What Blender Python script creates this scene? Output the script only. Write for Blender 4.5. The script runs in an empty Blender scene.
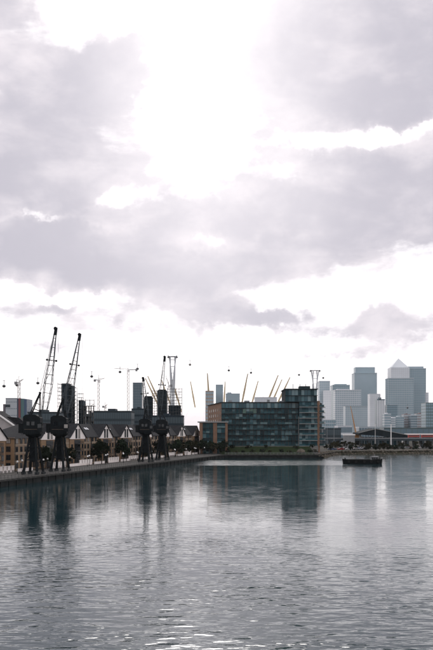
import bpy, bmesh, math, random
from mathutils import Vector, Matrix
from mathutils.geometry import tessellate_polygon
random.seed(7)
S = bpy.context.scene
COL = S.collection
rad = math.radians

# ------------------------------------------------------------------ camera
F = 902.0            # focal length in photo pixels (50 mm on a 24 mm wide frame)
CX, HY, H = 216.5, 430.0, 16.0
cam_d = bpy.data.cameras.new('camera')
cam = bpy.data.objects.new('camera', cam_d); COL.objects.link(cam)
cam_d.sensor_fit = 'HORIZONTAL'; cam_d.sensor_width = 24.0; cam_d.lens = 50.0
cam_d.shift_y = 105.0 / 433.0
cam_d.clip_start = 0.5; cam_d.clip_end = 40000
cam.location = (0, 0, H); cam.rotation_euler = (rad(90), 0, 0)
S.camera = cam

# ------------------------------------------------------------------ sky
SUN_EL, SUN_AZ = rad(33), rad(-2.0)      # behind the cloud gap, straight ahead
world = bpy.data.worlds.new('World'); S.world = world; world.use_nodes = True
NT = world.node_tree; NT.nodes.clear()

class E:
    """tiny expression wrapper round Math nodes"""
    def __init__(s, sock): s.k = sock
    @staticmethod
    def op(o, *a):
        n = NT.nodes.new('ShaderNodeMath'); n.operation = o
        for i, x in enumerate(a):
            if isinstance(x, E): NT.links.new(x.k, n.inputs[i])
            else: n.inputs[i].default_value = x
        return E(n.outputs[0])
    def __add__(s, o): return E.op('ADD', s, o)
    __radd__ = __add__
    def __sub__(s, o): return E.op('SUBTRACT', s, o)
    def __rsub__(s, o): return E.op('SUBTRACT', o, s)
    def __mul__(s, o): return E.op('MULTIPLY', s, o)
    __rmul__ = __mul__
    def __truediv__(s, o): return E.op('DIVIDE', s, o)
def smooth(a, b, x):
    n = NT.nodes.new('ShaderNodeMapRange'); n.interpolation_type = 'SMOOTHSTEP'
    n.inputs['From Min'].default_value = a; n.inputs['From Max'].default_value = b
    NT.links.new(x.k, n.inputs['Value']); return E(n.outputs[0])
def mixc(f, a, b):
    n = NT.nodes.new('ShaderNodeMix'); n.data_type = 'RGBA'
    if isinstance(f, E): NT.links.new(f.k, n.inputs[0])
    else: n.inputs[0].default_value = f
    for i, x in ((6, a), (7, b)):
        if isinstance(x, tuple): n.inputs[i].default_value = (*x, 1)
        else: NT.links.new(x, n.inputs[i])
    return n.outputs[2]
def wnoise(vec, scale, detail, rough=.55, off=(0, 0, 0), sz=1.0, dist=0.0):
    m = NT.nodes.new('ShaderNodeMapping'); NT.links.new(vec, m.inputs[0])
    m.inputs['Location'].default_value = off; m.inputs['Scale'].default_value = (1, 1, sz)
    n = NT.nodes.new('ShaderNodeTexNoise'); NT.links.new(m.outputs[0], n.inputs['Vector'])
    n.inputs['Scale'].default_value = scale; n.inputs['Detail'].default_value = detail
    n.inputs['Roughness'].default_value = rough; n.inputs['Distortion'].default_value = dist
    return E(n.outputs[0])
tc = NT.nodes.new('ShaderNodeTexCoord')
DIR = tc.outputs['Generated']
sep = NT.nodes.new('ShaderNodeSeparateXYZ'); NT.links.new(DIR, sep.inputs[0])
x, y, z = (E(sep.outputs[i]) for i in range(3))
az = E.op('ARCTAN2', x, y)                                   # 0 = straight down the dock
hyp = E.op('SQRT', x * x + y * y)
elv = E.op('ARCTAN2', z, hyp)
P = az * 920.0 + CX                                          # bearing and height on a 902-per-radian grid
Q = HY - elv * 945.0
wA = wnoise(DIR, 7.0, 5, .55, (1.3, 4.1, .2))
wB = wnoise(DIR, 7.0, 5, .55, (7.7, 2.6, 3.9))
wC = wnoise(DIR, 22.0, 6, .6, (2.7, 9.6, 1.9))
wD = wnoise(DIR, 22.0, 6, .6, (5.1, 3.6, 6.9))
Pw = P + (wA - .5) * 90.0 + (wC - .5) * 60.0
Qw = Q + (wB - .5) * 60.0 + (wD - .5) * 52.0
def blob(px, py, rx, ry, w, rot=0.0):
    c, s = math.cos(rot), math.sin(rot)
    dx, dy = Pw - px, Qw - py
    a = (dx * c + dy * s) / rx; b = (dy * c - dx * s) / ry
    return E.op('EXPONENT', (a * a + b * b) * -1.0) * w
base = wnoise(DIR, 6.0, 7, .60, (3.3, 1.1, 8.2), 2.0, .3)
def puff(scale, lift):
    """rounded billows: inverted cell distance on a gently warped sky"""
    w = NT.nodes.new('ShaderNodeTexNoise'); w.inputs['Scale'].default_value = scale * .8; w.inputs['Detail'].default_value = 3
    NT.links.new(DIR, w.inputs['Vector'])
    a = NT.nodes.new('ShaderNodeVectorMath'); a.operation = 'MULTIPLY_ADD'
    NT.links.new(w.outputs['Color'], a.inputs[0]); a.inputs[1].default_value = (.9 / scale,) * 3; NT.links.new(DIR, a.inputs[2])
    m = NT.nodes.new('ShaderNodeMapping'); NT.links.new(a.outputs[0], m.inputs[0])
    m.inputs['Location'].default_value = (0, 0, lift); m.inputs['Scale'].default_value = (1, 1, 1.5)
    v = NT.nodes.new('ShaderNodeTexVoronoi'); v.inputs['Scale'].default_value = scale; v.inputs['Detail'].default_value = 1.0
    v.inputs['Roughness'].default_value = .5; v.feature = 'F1'
    NT.links.new(m.outputs[0], v.inputs['Vector'])
    return 1.0 - E(v.outputs['Distance'])
p0 = puff(15.0, 0.0)
dens = (base - .5) * 1.7 + (p0 - .62) * .30 + .10
for b in ((55, 110, 85, 66, .60), (0, 175, 70, 42, .5), (5, 10, 50, 40, .8), (125, 95, 40, 58, .35),
          (335, 35, 135, 66, .65), (275, 60, 70, 50, .3), (430, 60, 60, 50, .35), (330, 108, 80, 24, .45), (420, 100, 60, 20, .3),
          (385, 205, 130, 54, .65), (300, 215, 70, 45, .45), (370, 160, 90, 20, .35),
          (60, 252, 125, 34, .62), (190, 275, 85, 26, .55), (20, 225, 60, 30, .35), (165, 220, 60, 34, .38), (235, 215, 40, 34, .25),
          (258, 312, 52, 16, .62), (390, 325, 90, 20, .5), (45, 302, 14, 7, .45), (110, 325, 60, 9, .3), (50, 348, 90, 12, .5), (330, 352, 80, 8, .3),
          # open gaps
          (90, 18, 44, 24, -.7), (195, 45, 42, 85, -.6), (215, 125, 28, 36, -.25), (400, 128, 120, 7, -.65, -.12),
          (110, 190, 30, 7, -.5, -.35), (40, 210, 60, 4, -.3), (40, 290, 70, 9, -.5), (360, 288, 95, 12, -.6), (208, 231, 30, 7, -.5), (262, 236, 38, 9, -.35, -.2),
          (100, 345, 170, 20, -.22), (300, 366, 170, 22, -.28), (216, 410, 600, 26, -.3)):
    dens = dens + blob(*b)
fleck = wnoise(DIR, 30.0, 6, .62, (4, 8, 1), 2.0)
dens = dens + (fleck - .5) * .45
cov = smooth(-.02, .36, dens)
core = smooth(.05, 1.15, dens + (wnoise(DIR, 10.0, 7, .60, (9, 2, 5), 2.2, .3) - .5) * 1.0 - (p0 - .55) * .8)
nish = NT.nodes.new('ShaderNodeTexSky'); nish.sky_type = 'NISHITA'; nish.sun_disc = False
nish.sun_elevation = SUN_EL; nish.sun_rotation = SUN_AZ
nish.air_density = 1.0; nish.dust_density = 1.0; nish.ozone_density = 1.5
veil = mixc(.93, nish.outputs[0], (10.4, 9.95, 10.2))         # thin bright high cloud over the blue
glowE = blob(205, 0, 75, 150, 2.0) + blob(216, 385, 900, 85, .22) + 1.0   # overexposed near the sun and low down on the sun's side
gl = NT.nodes.new('ShaderNodeMix'); gl.data_type = 'RGBA'; gl.blend_type = 'MULTIPLY'; gl.inputs[0].default_value = 1
NT.links.new(veil, gl.inputs[6])
cmb = NT.nodes.new('ShaderNodeCombineColor')
for i in range(3): NT.links.new(glowE.k, cmb.inputs[i])
NT.links.new(cmb.outputs[0], gl.inputs[7])
cl0 = mixc(core, (8.5, 7.95, 8.35), (5.35, 5.15, 5.8))
lit = blob(205, 60, 120, 200, .7)                            # cloud thin enough near the sun to glow through
cloud = mixc(lit, cl0, (11.0, 10.4, 10.7))
sky = mixc(cov, gl.outputs[2], cloud)
bg = NT.nodes.new('ShaderNodeBackground'); bg.inputs['Strength'].default_value = 0.1
NT.links.new(sky, bg.inputs['Color'])
wo = NT.nodes.new('ShaderNodeOutputWorld'); NT.links.new(bg.outputs[0], wo.inputs['Surface'])

# ------------------------------------------------------------------ sun and exposure
sun_d = bpy.data.lights.new('sun', 'SUN'); sun_d.energy = 0.8; sun_d.angle = rad(18); sun_d.color = (1, .95, .9)
sun = bpy.data.objects.new('sun', sun_d); COL.objects.link(sun)
sdir = Vector((math.sin(SUN_AZ) * math.cos(SUN_EL), math.cos(SUN_AZ) * math.cos(SUN_EL), math.sin(SUN_EL)))
sun.rotation_euler = sdir.to_track_quat('Z', 'Y').to_euler()
sun.location = (0, 0, 400)
S.view_settings.view_transform = 'Standard'; S.view_settings.look = 'None'
S.view_settings.exposure = 0.17; S.view_settings.gamma = 1.0; S.view_settings.use_curve_mapping = False
S.render.engine = 'CYCLES'
world.cycles.sampling_method = 'MANUAL'; world.cycles.sample_map_resolution = 512
S.cycles.max_bounces = 4; S.cycles.volume_bounces = 0

# ------------------------------------------------------------------ materials
def mat(name, col, rough=.8, metal=0.0, var=.25, scale=1.0, spec=.5, rnd=0.0, bump=0.0, col2=None, streak=1.0):
    m = bpy.data.materials.new(name); m.use_nodes = True
    nt = m.node_tree; b = nt.nodes['Principled BSDF']
    b.inputs['Roughness'].default_value = rough; b.inputs['Metallic'].default_value = metal
    b.inputs['Specular IOR Level'].default_value = spec
    t = nt.nodes.new('ShaderNodeTexCoord')
    mp = nt.nodes.new('ShaderNodeMapping'); mp.inputs['Scale'].default_value = (1, 1, streak)
    nt.links.new(t.outputs['Object'], mp.inputs[0])
    n = nt.nodes.new('ShaderNodeTexNoise'); n.inputs['Scale'].default_value = scale; n.inputs['Detail'].default_value = 6
    nt.links.new(mp.outputs[0], n.inputs['Vector'])
    r = nt.nodes.new('ShaderNodeMapRange'); r.inputs['From Min'].default_value = .3; r.inputs['From Max'].default_value = .7
    nt.links.new(n.outputs[0], r.inputs['Value'])
    mx = nt.nodes.new('ShaderNodeMix'); mx.data_type = 'RGBA'
    nt.links.new(r.outputs[0], mx.inputs[0])
    c2 = col2 or tuple(min(1, c * (1 + var)) for c in col)
    c1 = tuple(c * (1 - var) for c in col) if not col2 else col
    mx.inputs[6].default_value = (*c1, 1); mx.inputs[7].default_value = (*c2, 1)
    out = mx.outputs[2]
    if rnd:
        oi = nt.nodes.new('ShaderNodeObjectInfo')
        hs = nt.nodes.new('ShaderNodeHueSaturation')
        rr = nt.nodes.new('ShaderNodeMapRange')
        rr.inputs['To Min'].default_value = 1 - rnd; rr.inputs['To Max'].default_value = 1 + rnd
        nt.links.new(oi.outputs['Random'], rr.inputs['Value']); nt.links.new(rr.outputs[0], hs.inputs['Value'])
        nt.links.new(out, hs.inputs['Color']); out = hs.outputs[0]
    nt.links.new(out, b.inputs['Base Color'])
    if bump:
        bp = nt.nodes.new('ShaderNodeBump'); bp.inputs['Strength'].default_value = bump; bp.inputs['Distance'].default_value = .1
        nt.links.new(n.outputs[0], bp.inputs['Height']); nt.links.new(bp.outputs[0], b.inputs['Normal'])
    return m

def brick_mat(name, c1, c2, mortar, sc=1.0):
    m = mat(name, c1, .9, var=.35, scale=.3, rnd=.15)
    nt = m.node_tree; b = nt.nodes['Principled BSDF']
    t = nt.nodes.new('ShaderNodeTexCoord')
    mp = nt.nodes.new('ShaderNodeMapping'); mp.inputs['Rotation'].default_value = (rad(90), 0, rad(90))
    nt.links.new(t.outputs['Object'], mp.inputs[0])
    br = nt.nodes.new('ShaderNodeTexBrick'); br.inputs['Scale'].default_value = 2.2 * sc
    br.inputs['Color1'].default_value = (*c1, 1); br.inputs['Color2'].default_value = (*c2, 1); br.inputs['Mortar'].default_value = (*mortar, 1)
    nt.links.new(mp.outputs[0], br.inputs['Vector'])
    old = b.inputs['Base Color'].links[0].from_socket
    mx = nt.nodes.new('ShaderNodeMix'); mx.data_type = 'RGBA'; mx.inputs[0].default_value = .5
    nt.links.new(old, mx.inputs[6]); nt.links.new(br.outputs[0], mx.inputs[7])
    nt.links.new(mx.outputs[2], b.inputs['Base Color'])
    return m

def glass_mat(name, c, curtain=None, share=.1, rough=.12, rnd=.35, spec=.5):
    m = mat(name, c, rough, var=.15, scale=.3, rnd=rnd, spec=spec)
    if curtain:
        nt = m.node_tree; b = nt.nodes['Principled BSDF']
        old = b.inputs['Base Color'].links[0].from_socket
        oi = nt.nodes.new('ShaderNodeObjectInfo')
        k = nt.nodes.new('ShaderNodeMath'); k.operation = 'MULTIPLY'; k.inputs[1].default_value = 7.31
        nt.links.new(oi.outputs['Random'], k.inputs[0])
        fr = nt.nodes.new('ShaderNodeMath'); fr.operation = 'FRACT'; nt.links.new(k.outputs[0], fr.inputs[0])
        g = nt.nodes.new('ShaderNodeMath'); g.operation = 'LESS_THAN'; g.inputs[1].default_value = share
        nt.links.new(fr.outputs[0], g.inputs[0])
        mx = nt.nodes.new('ShaderNodeMix'); mx.data_type = 'RGBA'; mx.inputs[7].default_value = (*curtain, 1)
        nt.links.new(g.outputs[0], mx.inputs[0]); nt.links.new(old, mx.inputs[6])
        nt.links.new(mx.outputs[2], b.inputs['Base Color'])
    return m

M = {}
M['brick'] = brick_mat('brown_brick', (.23, .145, .08), (.30, .19, .11), (.26, .2, .15))
M['brick_red'] = brick_mat('red_brick', (.17, .095, .06), (.23, .13, .08), (.2, .16, .13))
M['render_white'] = mat('white_render', (.84, .78, .75), .85, var=.08, scale=.6)
M['band'] = mat('pale_stone_band', (.32, .26, .20), .9, var=.1)
M['slate'] = mat('dark_slate', (.018, .019, .022), .9, var=.35, scale=1.5, bump=.3, spec=.12)
M['dark_pane'] = glass_mat('dark_window_glass', (.012, .017, .02), (.3, .28, .26), .12)
M['frame_white'] = mat('white_window_frame', (.7, .68, .68), .5, var=.05)
M['frame_dark'] = mat('dark_metal_frame', (.02, .024, .028), .5, var=.2)
M['skylight'] = mat('skylight_glass', (.75, .77, .8), .08, var=.05)
M['crane_dark'] = mat('crane_dark_paint', (.003, .006, .008), .75, spec=.2, var=.4, scale=.8)
M['crane_jib'] = mat('crane_weathered_steel', (.05, .062, .07), .6, spec=.3, var=.35, scale=.6)
M['rust'] = mat('crane_rusty_steel', (.08, .06, .045), .8, var=.4, scale=1.2)
M['concrete'] = mat('concrete', (.16, .158, .15), .9, spec=.2, var=.2, scale=.4, bump=.2)
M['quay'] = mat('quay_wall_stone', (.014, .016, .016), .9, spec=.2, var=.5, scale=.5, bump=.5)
M['timber'] = mat('wet_timber', (.008, .009, .009), .8, spec=.2, var=.4, scale=1.5)
M['paving'] = mat('promenade_paving', (.075, .072, .068), .95, spec=.1, var=.3, scale=.25)
M['land'] = mat('mixed_land', (.03, .03, .026), .95, spec=.1, col2=(.065, .06, .05), scale=.03)
M['grass'] = mat('lawn_grass', (.012, .022, .009), .95, spec=.1, col2=(.026, .038, .014), scale=.4, bump=.6)
M['leaf'] = mat('leaf_green', (.012, .020, .011), .9, spec=.15, var=.4, scale=1.2, rnd=.25)
M['leaf_b'] = mat('leaf_olive', (.026, .026, .013), .9, spec=.15, var=.4, scale=1.2, rnd=.25)
M['bark'] = mat('bark', (.05, .042, .035), .9, var=.3, scale=3)
M['globe'] = mat('opal_globe', (.85, .85, .85), .3, var=.02)
M['g_teal'] = glass_mat('teal_glass', (.010, .044, .056), (.08, .15, .17), .16, .2, .4, .14)
M['g_teal_l'] = glass_mat('pale_teal_glass', (.03, .08, .10), (.13, .2, .22), .25, .15, .35, .25)
M['g_green'] = glass_mat('green_glass', (.03, .11, .085), None, 0, .1, .3)
M['balustrade'] = glass_mat('balustrade_glass', (.014, .05, .06), (.09, .15, .16), .15, .15, .4, .2)
M['slab_dark'] = mat('dark_slab_edge', (.022, .036, .042), .8, spec=.15, var=.2)
M['slab_pale'] = mat('pale_slab_edge', (.24, .25, .25), .8, var=.12)
M['steel_white'] = mat('white_painted_steel', (.5, .53, .56), .5, var=.08)
M['steel_grey'] = mat('grey_steel', (.2, .21, .22), .5, var=.15)
M['scaf'] = mat('scaffold_tube', (.07, .078, .085), .6, var=.3)
M['core'] = mat('dark_blue_cladding', (.02, .034, .046), .8, spec=.25, var=.4, scale=.12, streak=.25)
M['core_dk'] = mat('black_mesh_sheeting', (.010, .016, .020), .9, spec=.2, var=.4, scale=.2, streak=.3)
M['mast_yellow'] = mat('yellow_mast_paint', (.36, .29, .18), .7, var=.1)
M['dome'] = mat('white_dome_fabric', (.86, .82, .83), .7, var=.04, scale=.02)
M['gondola'] = mat('gondola_shell', (.05, .055, .06), .3, var=.15)
M['red'] = mat('red_paint', (.42, .045, .035), .4, var=.08)
M['orange'] = mat('orange_paint', (.42, .22, .08), .6, var=.15)
M['white'] = mat('white_paint', (.78, .77, .76), .5, var=.05)
M['black'] = mat('black_paint', (.005, .007, .008), .8, spec=.15, var=.3, scale=.6)
M['tyre'] = mat('tyre_rubber', (.015, .015, .015), .9, var=.1)
M['rock'] = mat('bank_rock', (.07, .06, .05), .95, spec=.15, col2=(.15, .13, .105), scale=.6, bump=.5)
M['scrub'] = mat('bank_scrub', (.025, .025, .016), .95, spec=.1, col2=(.055, .05, .035), scale=.25, bump=.5)
CARS = [mat('car_paint_' + n, c, .25, .2, var=.03) for n, c in (('silver', (.42, .43, .44)), ('white', (.7, .7, .7)), ('black', (.02, .02, .022)),
        ('blue', (.03, .06, .14)), ('red', (.3, .03, .03)), ('grey', (.14, .15, .16)))]

# ------------------------------------------------------------------ mesh helpers
class MB:
    def __init__(s): s.v = []; s.f = []; s.m = []; s.cur = 0
    def mset(s, i): s.cur = i; return s
    def add(s, vs, fs):
        o = len(s.v); s.v += [tuple(v) for v in vs]
        for f in fs: s.f.append([o + i for i in f]); s.m.append(s.cur)
        return s
    def box(s, x0, x1, y0, y1, z0, z1):
        return s.add([(x0, y0, z0), (x1, y0, z0), (x1, y1, z0), (x0, y1, z0), (x0, y0, z1), (x1, y0, z1), (x1, y1, z1), (x0, y1, z1)],
                     [(3, 2, 1, 0), (4, 5, 6, 7), (0, 1, 5, 4), (1, 2, 6, 5), (2, 3, 7, 6), (3, 0, 4, 7)])
    def beam(s, p, q, w, w2=None):
        p, q = Vector(p), Vector(q); d = (q - p).normalized()
        u = d.cross(Vector((0, 0, 1)))
        if u.length < 1e-3: u = Vector((1, 0, 0))
        u.normalize(); v = d.cross(u); w2 = w if w2 is None else w2
        vs = []
        for c, k in ((p, w / 2), (q, w2 / 2)):
            vs += [c + u * k + v * k, c - u * k + v * k, c - u * k - v * k, c + u * k - v * k]
        return s.add(vs, [(3, 2, 1, 0), (4, 5, 6, 7), (0, 1, 5, 4), (1, 2, 6, 5), (2, 3, 7, 6), (3, 0, 4, 7)])
    def cyl(s, p, q, r0, r1=None, n=10):
        p, q = Vector(p), Vector(q); d = (q - p).normalized()
        u = d.cross(Vector((0, 0, 1)))
        if u.length < 1e-3: u = Vector((1, 0, 0))
        u.normalize(); v = d.cross(u); r1 = r0 if r1 is None else r1
        vs = [c + (u * math.cos(2 * math.pi * i / n) + v * math.sin(2 * math.pi * i / n)) * r for c, r in ((p, r0), (q, r1)) for i in range(n)]
        fs = [(i, (i + 1) % n, n + (i + 1) % n, n + i) for i in range(n)] + [tuple(range(n))[::-1], tuple(range(n, 2 * n))]
        return s.add(vs, fs)
    def prism(s, poly, z0, z1):
        n = len(poly)
        vs = [(a, b, z0) for a, b in poly] + [(a, b, z1) for a, b in poly]
        return s.add(vs, [(i, (i + 1) % n, n + (i + 1) % n, n + i) for i in range(n)] + [tuple(range(n))[::-1], tuple(range(n, 2 * n))])
    def ext(s, poly, axis, a0, a1):
        """polygon given in the two other axes, extruded along x or y"""
        n = len(poly)
        g = (lambda p, a: (a, p[0], p[1])) if axis == 'x' else (lambda p, a: (p[0], a, p[1]))
        vs = [g(p, a0) for p in poly] + [g(p, a1) for p in poly]
        return s.add(vs, [(i, (i + 1) % n, n + (i + 1) % n, n + i) for i in range(n)] + [tuple(range(n))[::-1], tuple(range(n, 2 * n))])
    def ball(s, c, r, sz=1.0, nu=10, nv=6):
        vs = [(c[0], c[1], c[2] - r * sz)]
        for j in range(1, nv):
            t = -math.pi / 2 + math.pi * j / nv
            vs += [(c[0] + r * math.cos(t) * math.cos(2 * math.pi * i / nu), c[1] + r * math.cos(t) * math.sin(2 * math.pi * i / nu), c[2] + r * sz * math.sin(t)) for i in range(nu)]
        vs.append((c[0], c[1], c[2] + r * sz)); L = len(vs) - 1
        fs = [(0, 1 + (i + 1) % nu, 1 + i) for i in range(nu)]
        for j in range(nv - 2):
            a = 1 + j * nu
            fs += [(a + i, a + (i + 1) % nu, a + nu + (i + 1) % nu, a + nu + i) for i in range(nu)]
        a = 1 + (nv - 2) * nu
        fs += [(a + i, a + (i + 1) % nu, L) for i in range(nu)]
        return s.add(vs, fs)
    def mesh(s, name, *mats):
        me = bpy.data.meshes.new(name); me.from_pydata(s.v, [], s.f)
        bm = bmesh.new(); bm.from_mesh(me); bmesh.ops.recalc_face_normals(bm, faces=bm.faces); bm.to_mesh(me); bm.free()
        for m in mats: me.materials.append(M[m] if isinstance(m, str) else m)
        if len(mats) > 1: me.polygons.foreach_set('material_index', s.m)
        return me
    def build(s, name, *mats, parent=None, loc=(0, 0, 0), rz=0.0):
        return place(s.mesh(name, *mats), name, parent, loc, rz)
def place(me, name, parent=None, loc=(0, 0, 0), rz=0.0):
    o = bpy.data.objects.new(name, me); COL.objects.link(o)
    o.parent = parent; o.location = loc; o.rotation_euler = (0, 0, rz); return o
def tag(o, label, cat, group=None):
    o['label'] = label; o['category'] = cat
    if group: o['group'] = group
    return o
def thing(name, label, cat, loc, rz=0.0, group=None):
    o = place(None, name, None, loc, rz); o.empty_display_size = 1
    return tag(o, label, cat, group)
def struct(o): o['kind'] = 'structure'; return o
def stuff(o): o['kind'] = 'stuff'; return o

def A(px, Y): return (px - CX) / F * Y                    # bearing at a distance -> metres across
def Z(py, Y): return H + (HY - py) / F * Y                # height at a distance
ZQ = 3.2
WL = 1.5         # water level
TH = math.atan(.2478); SN, CS = math.sin(TH), math.cos(TH)
def R(s, t, zz=ZQ): return Vector((-54.87 + SN * s - CS * t, 228.6 + CS * s + SN * t, zz))   # along the quay, inland
RZ = -TH        # local +Y along the quay, local +X to the water
def RP(s, t): v = R(s, t); return (v.x, v.y)

# ------------------------------------------------------------------ ground, quay, water
dock = [RP(-420, 0), RP(244.6, 0), (54.5, 468.5), (70.5, 532), (102, 541), (135, 556), (190, 540), (255, 470), (190, -180)]
outer = [(-5500, -700), (5500, -700), (5500, 5600), (-5500, 5600)]
tri = tessellate_polygon([[Vector((*p, 0)) for p in outer], [Vector((*p, 0)) for p in dock]])
allp = outer + dock
g = MB(); g.add([(*p, ZQ) for p in allp], [t for t in tri])
struct(g.build('ground', 'land'))
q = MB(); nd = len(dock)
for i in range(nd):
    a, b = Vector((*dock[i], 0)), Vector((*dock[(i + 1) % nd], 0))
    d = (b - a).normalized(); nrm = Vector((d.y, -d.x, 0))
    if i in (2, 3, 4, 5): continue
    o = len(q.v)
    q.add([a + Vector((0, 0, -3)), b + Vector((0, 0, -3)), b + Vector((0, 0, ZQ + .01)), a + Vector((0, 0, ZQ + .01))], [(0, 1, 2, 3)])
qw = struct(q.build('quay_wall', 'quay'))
# coping stones and fender piles on the quay
M['coping'] = mat('worn_coping', (.05, .05, .048), .95, var=.4, scale=.7, spec=.1)
cop = MB().box(-.35, .25, -1.46, 1.46, -.35, .12).mesh('coping_stone', 'coping')
pile = MB().box(0, .22, -.16, .16, -5, -.35).mesh('fender_pile', 'timber')
for i in range(-10, 82):
    place(cop, 'coping_stone', qw, R(i * 3, 0), RZ)
for i in range(-4, 49):
    place(pile, 'fender_pile', qw, R(i * 5 + random.uniform(-1.1, 1.1), 0), RZ)
fd = Vector((54.5, 468.5, 0)) - Vector((*dock[1], 0)); fl = fd.length; fa = math.atan2(fd.y, fd.x)
for i in range(17):
    p = Vector((*dock[1], ZQ)) + fd * ((i + .5) / 17)
    place(cop, 'coping_stone', qw, p, fa + math.pi / 2 + math.pi)
for i in range(12):
    p = Vector((*dock[1], ZQ)) + fd * ((i + .5) / 12)
    place(pile, 'fender_pile', qw, p, fa - math.pi / 2)
# promenade paving sheet
p = MB(); p.add([R(-200, .4, ZQ + .02), R(262, .4, ZQ + .02), R(262, 17, ZQ + .02), R(-200, 17, ZQ + .02)], [(0, 1, 2, 3)])
struct(p.build('promenade', 'paving'))

# water
wm = bpy.data.materials.new('dock_water'); wm.use_nodes = True
wn = wm.node_tree; wb = wn.nodes['Principled BSDF']
wb.inputs['Base Color'].default_value = (.007, .026, .032, 1); wb.inputs['Roughness'].default_value = .06; wb.inputs['IOR'].default_value = 1.333
t = wn.nodes.new('ShaderNodeTexCoord')
def wtex(scale, sx, sy, detail, rot=0, off=0):
    m = wn.nodes.new('ShaderNodeMapping'); m.inputs['Scale'].default_value = (sx, sy, 1); m.inputs['Rotation'].default_value = (0, 0, rot)
    m.inputs['Location'].default_value = (off, off * .7, 0)
    wn.links.new(t.outputs['Object'], m.inputs[0])
    n = wn.nodes.new('ShaderNodeTexNoise'); n.inputs['Scale'].default_value = scale; n.inputs['Detail'].default_value = detail
    n.inputs['Roughness'].default_value = .5; wn.links.new(m.outputs[0], n.inputs['Vector']); return n.outputs[0]
def wmath(o, a, b=None, c=None):
    n = wn.nodes.new('ShaderNodeMath'); n.operation = o
    for i, v in enumerate((a, b, c)):
        if v is None: continue
        if isinstance(v, (int, float)): n.inputs[i].default_value = v
        else: wn.links.new(v, n.inputs[i])
    return n.outputs[0]
def wsm(v, a, b, lo=0, hi=1):
    n = wn.nodes.new('ShaderNodeMapRange'); n.interpolation_type = 'SMOOTHSTEP'
    for k, q_ in zip(('From Min', 'From Max', 'To Min', 'To Max'), (a, b, lo, hi)): n.inputs[k].default_value = q_
    wn.links.new(v, n.inputs['Value']); return n.outputs[0]
big = wtex(.22, .8, 1.0, 3, .2)            # slow swell, about four metres
mid = wtex(.72, .55, 1.0, 2, -.08, 31)      # wind ripples
fine = wtex(2.4, .5, 1.0, 3, .12, 77)
hgt = wmath('ADD', wmath('ADD', wmath('MULTIPLY', big, .16), wmath('MULTIPLY', mid, .21)), wmath('MULTIPLY', fine, .016))
gust = wsm(wtex(.014, 1.0, 2.2, 4, .1, 5), .36, .66, .6, 1.25)     # gust patches on the dock
sp = wn.nodes.new('ShaderNodeSeparateXYZ'); wn.links.new(t.outputs['Object'], sp.inputs[0])
edge = wmath('ADD', sp.outputs[1], wmath('MULTIPLY', wmath('SUBTRACT', wtex(.03, 1, 1.5, 3, 0, 11), .5), 50))
lee = wsm(edge, 56, 140, .95, .15)                                  # calmer in the lee of the buildings
lane = wmath('MULTIPLY', wmath('MULTIPLY', wmath('MULTIPLY', wsm(edge, 362, 376), wsm(edge, 424, 440, 1, 0)), wsm(sp.outputs[0], -12, 0)), wsm(sp.outputs[0], 52, 60, 1, 0))
cat = wsm(wtex(1.0, .22, .09, 4, 0, 23), .3, .7, .7, 1.35)               # cat's-paws
amp = wmath('ADD', wmath('MULTIPLY', wmath('MULTIPLY', gust, lee), cat), wmath('MULTIPLY', lane, 1.6))
rgh = wmath('ADD', wmath('MULTIPLY', wsm(edge, 70, 230, .05, .085), wsm(cat, .7, 1.35, .85, 1.15)), wmath('MULTIPLY', lane, .10))   # ripples too fine to see
wn.links.new(rgh, wb.inputs['Roughness'])
bp = wn.nodes.new('ShaderNodeBump'); bp.inputs['Distance'].default_value = 1.0
wn.links.new(amp, bp.inputs['Strength']); wn.links.new(hgt, bp.inputs['Height']); wn.links.new(bp.outputs[0], wb.inputs['Normal'])
w = MB().add([(-400, -400, 0), (700, -400, 0), (700, 750, 0), (-400, 750, 0)], [(0, 1, 2, 3)])
struct(w.build('water', wm, loc=(0, 0, WL)))

# ------------------------------------------------------------------ gabled houses along the quay
def win_mesh(wd, ht, name='window', fr='frame_white'):
    b = MB(); b.box(-.05, .05, -wd / 2 - .1, wd / 2 + .1, -.1, ht + .1)
    b.mset(1).box(.02, .065, -wd / 2, wd / 2, 0, ht); b.mset(0).box(.03, .09, -.04, .04, 0, ht)
    return b.mesh(name, fr, 'dark_pane')
WIN = win_mesh(1.3, 1.5, fr='frame_dark'); WIN_T = win_mesh(1.5, 3.3, fr='frame_dark'); WIN_D = win_mesh(2.4, 2.1, fr='frame_dark')
b = MB(); b.box(0, 1.5, -2.6, 2.6, -.12, .05)
for k in range(14): yy = -2.55 + 5.1 * k / 13; b.beam((1.45, yy, .05), (1.45, yy, 1.1), .05)
b.beam((1.45, -2.6, 1.1), (1.45, 2.6, 1.1), .08)
for s_ in (-2.57, 2.57):
    b.beam((0, s_, 1.1), (1.45, s_, 1.1), .06)
    for k in range(4): b.beam((.1 + .4 * k, s_, 0), (.1 + .4 * k, s_, 1.1), .05)
BALC = b.mesh('balcony', 'frame_dark')
SKYL = MB().box(-.6, .6, -.55, .55, 0, .12).mesh('skylight', 'skylight')
EAVE, RIDGE, DEP, GW = 10.4, 15.1, 12.0, 7.1
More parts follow.
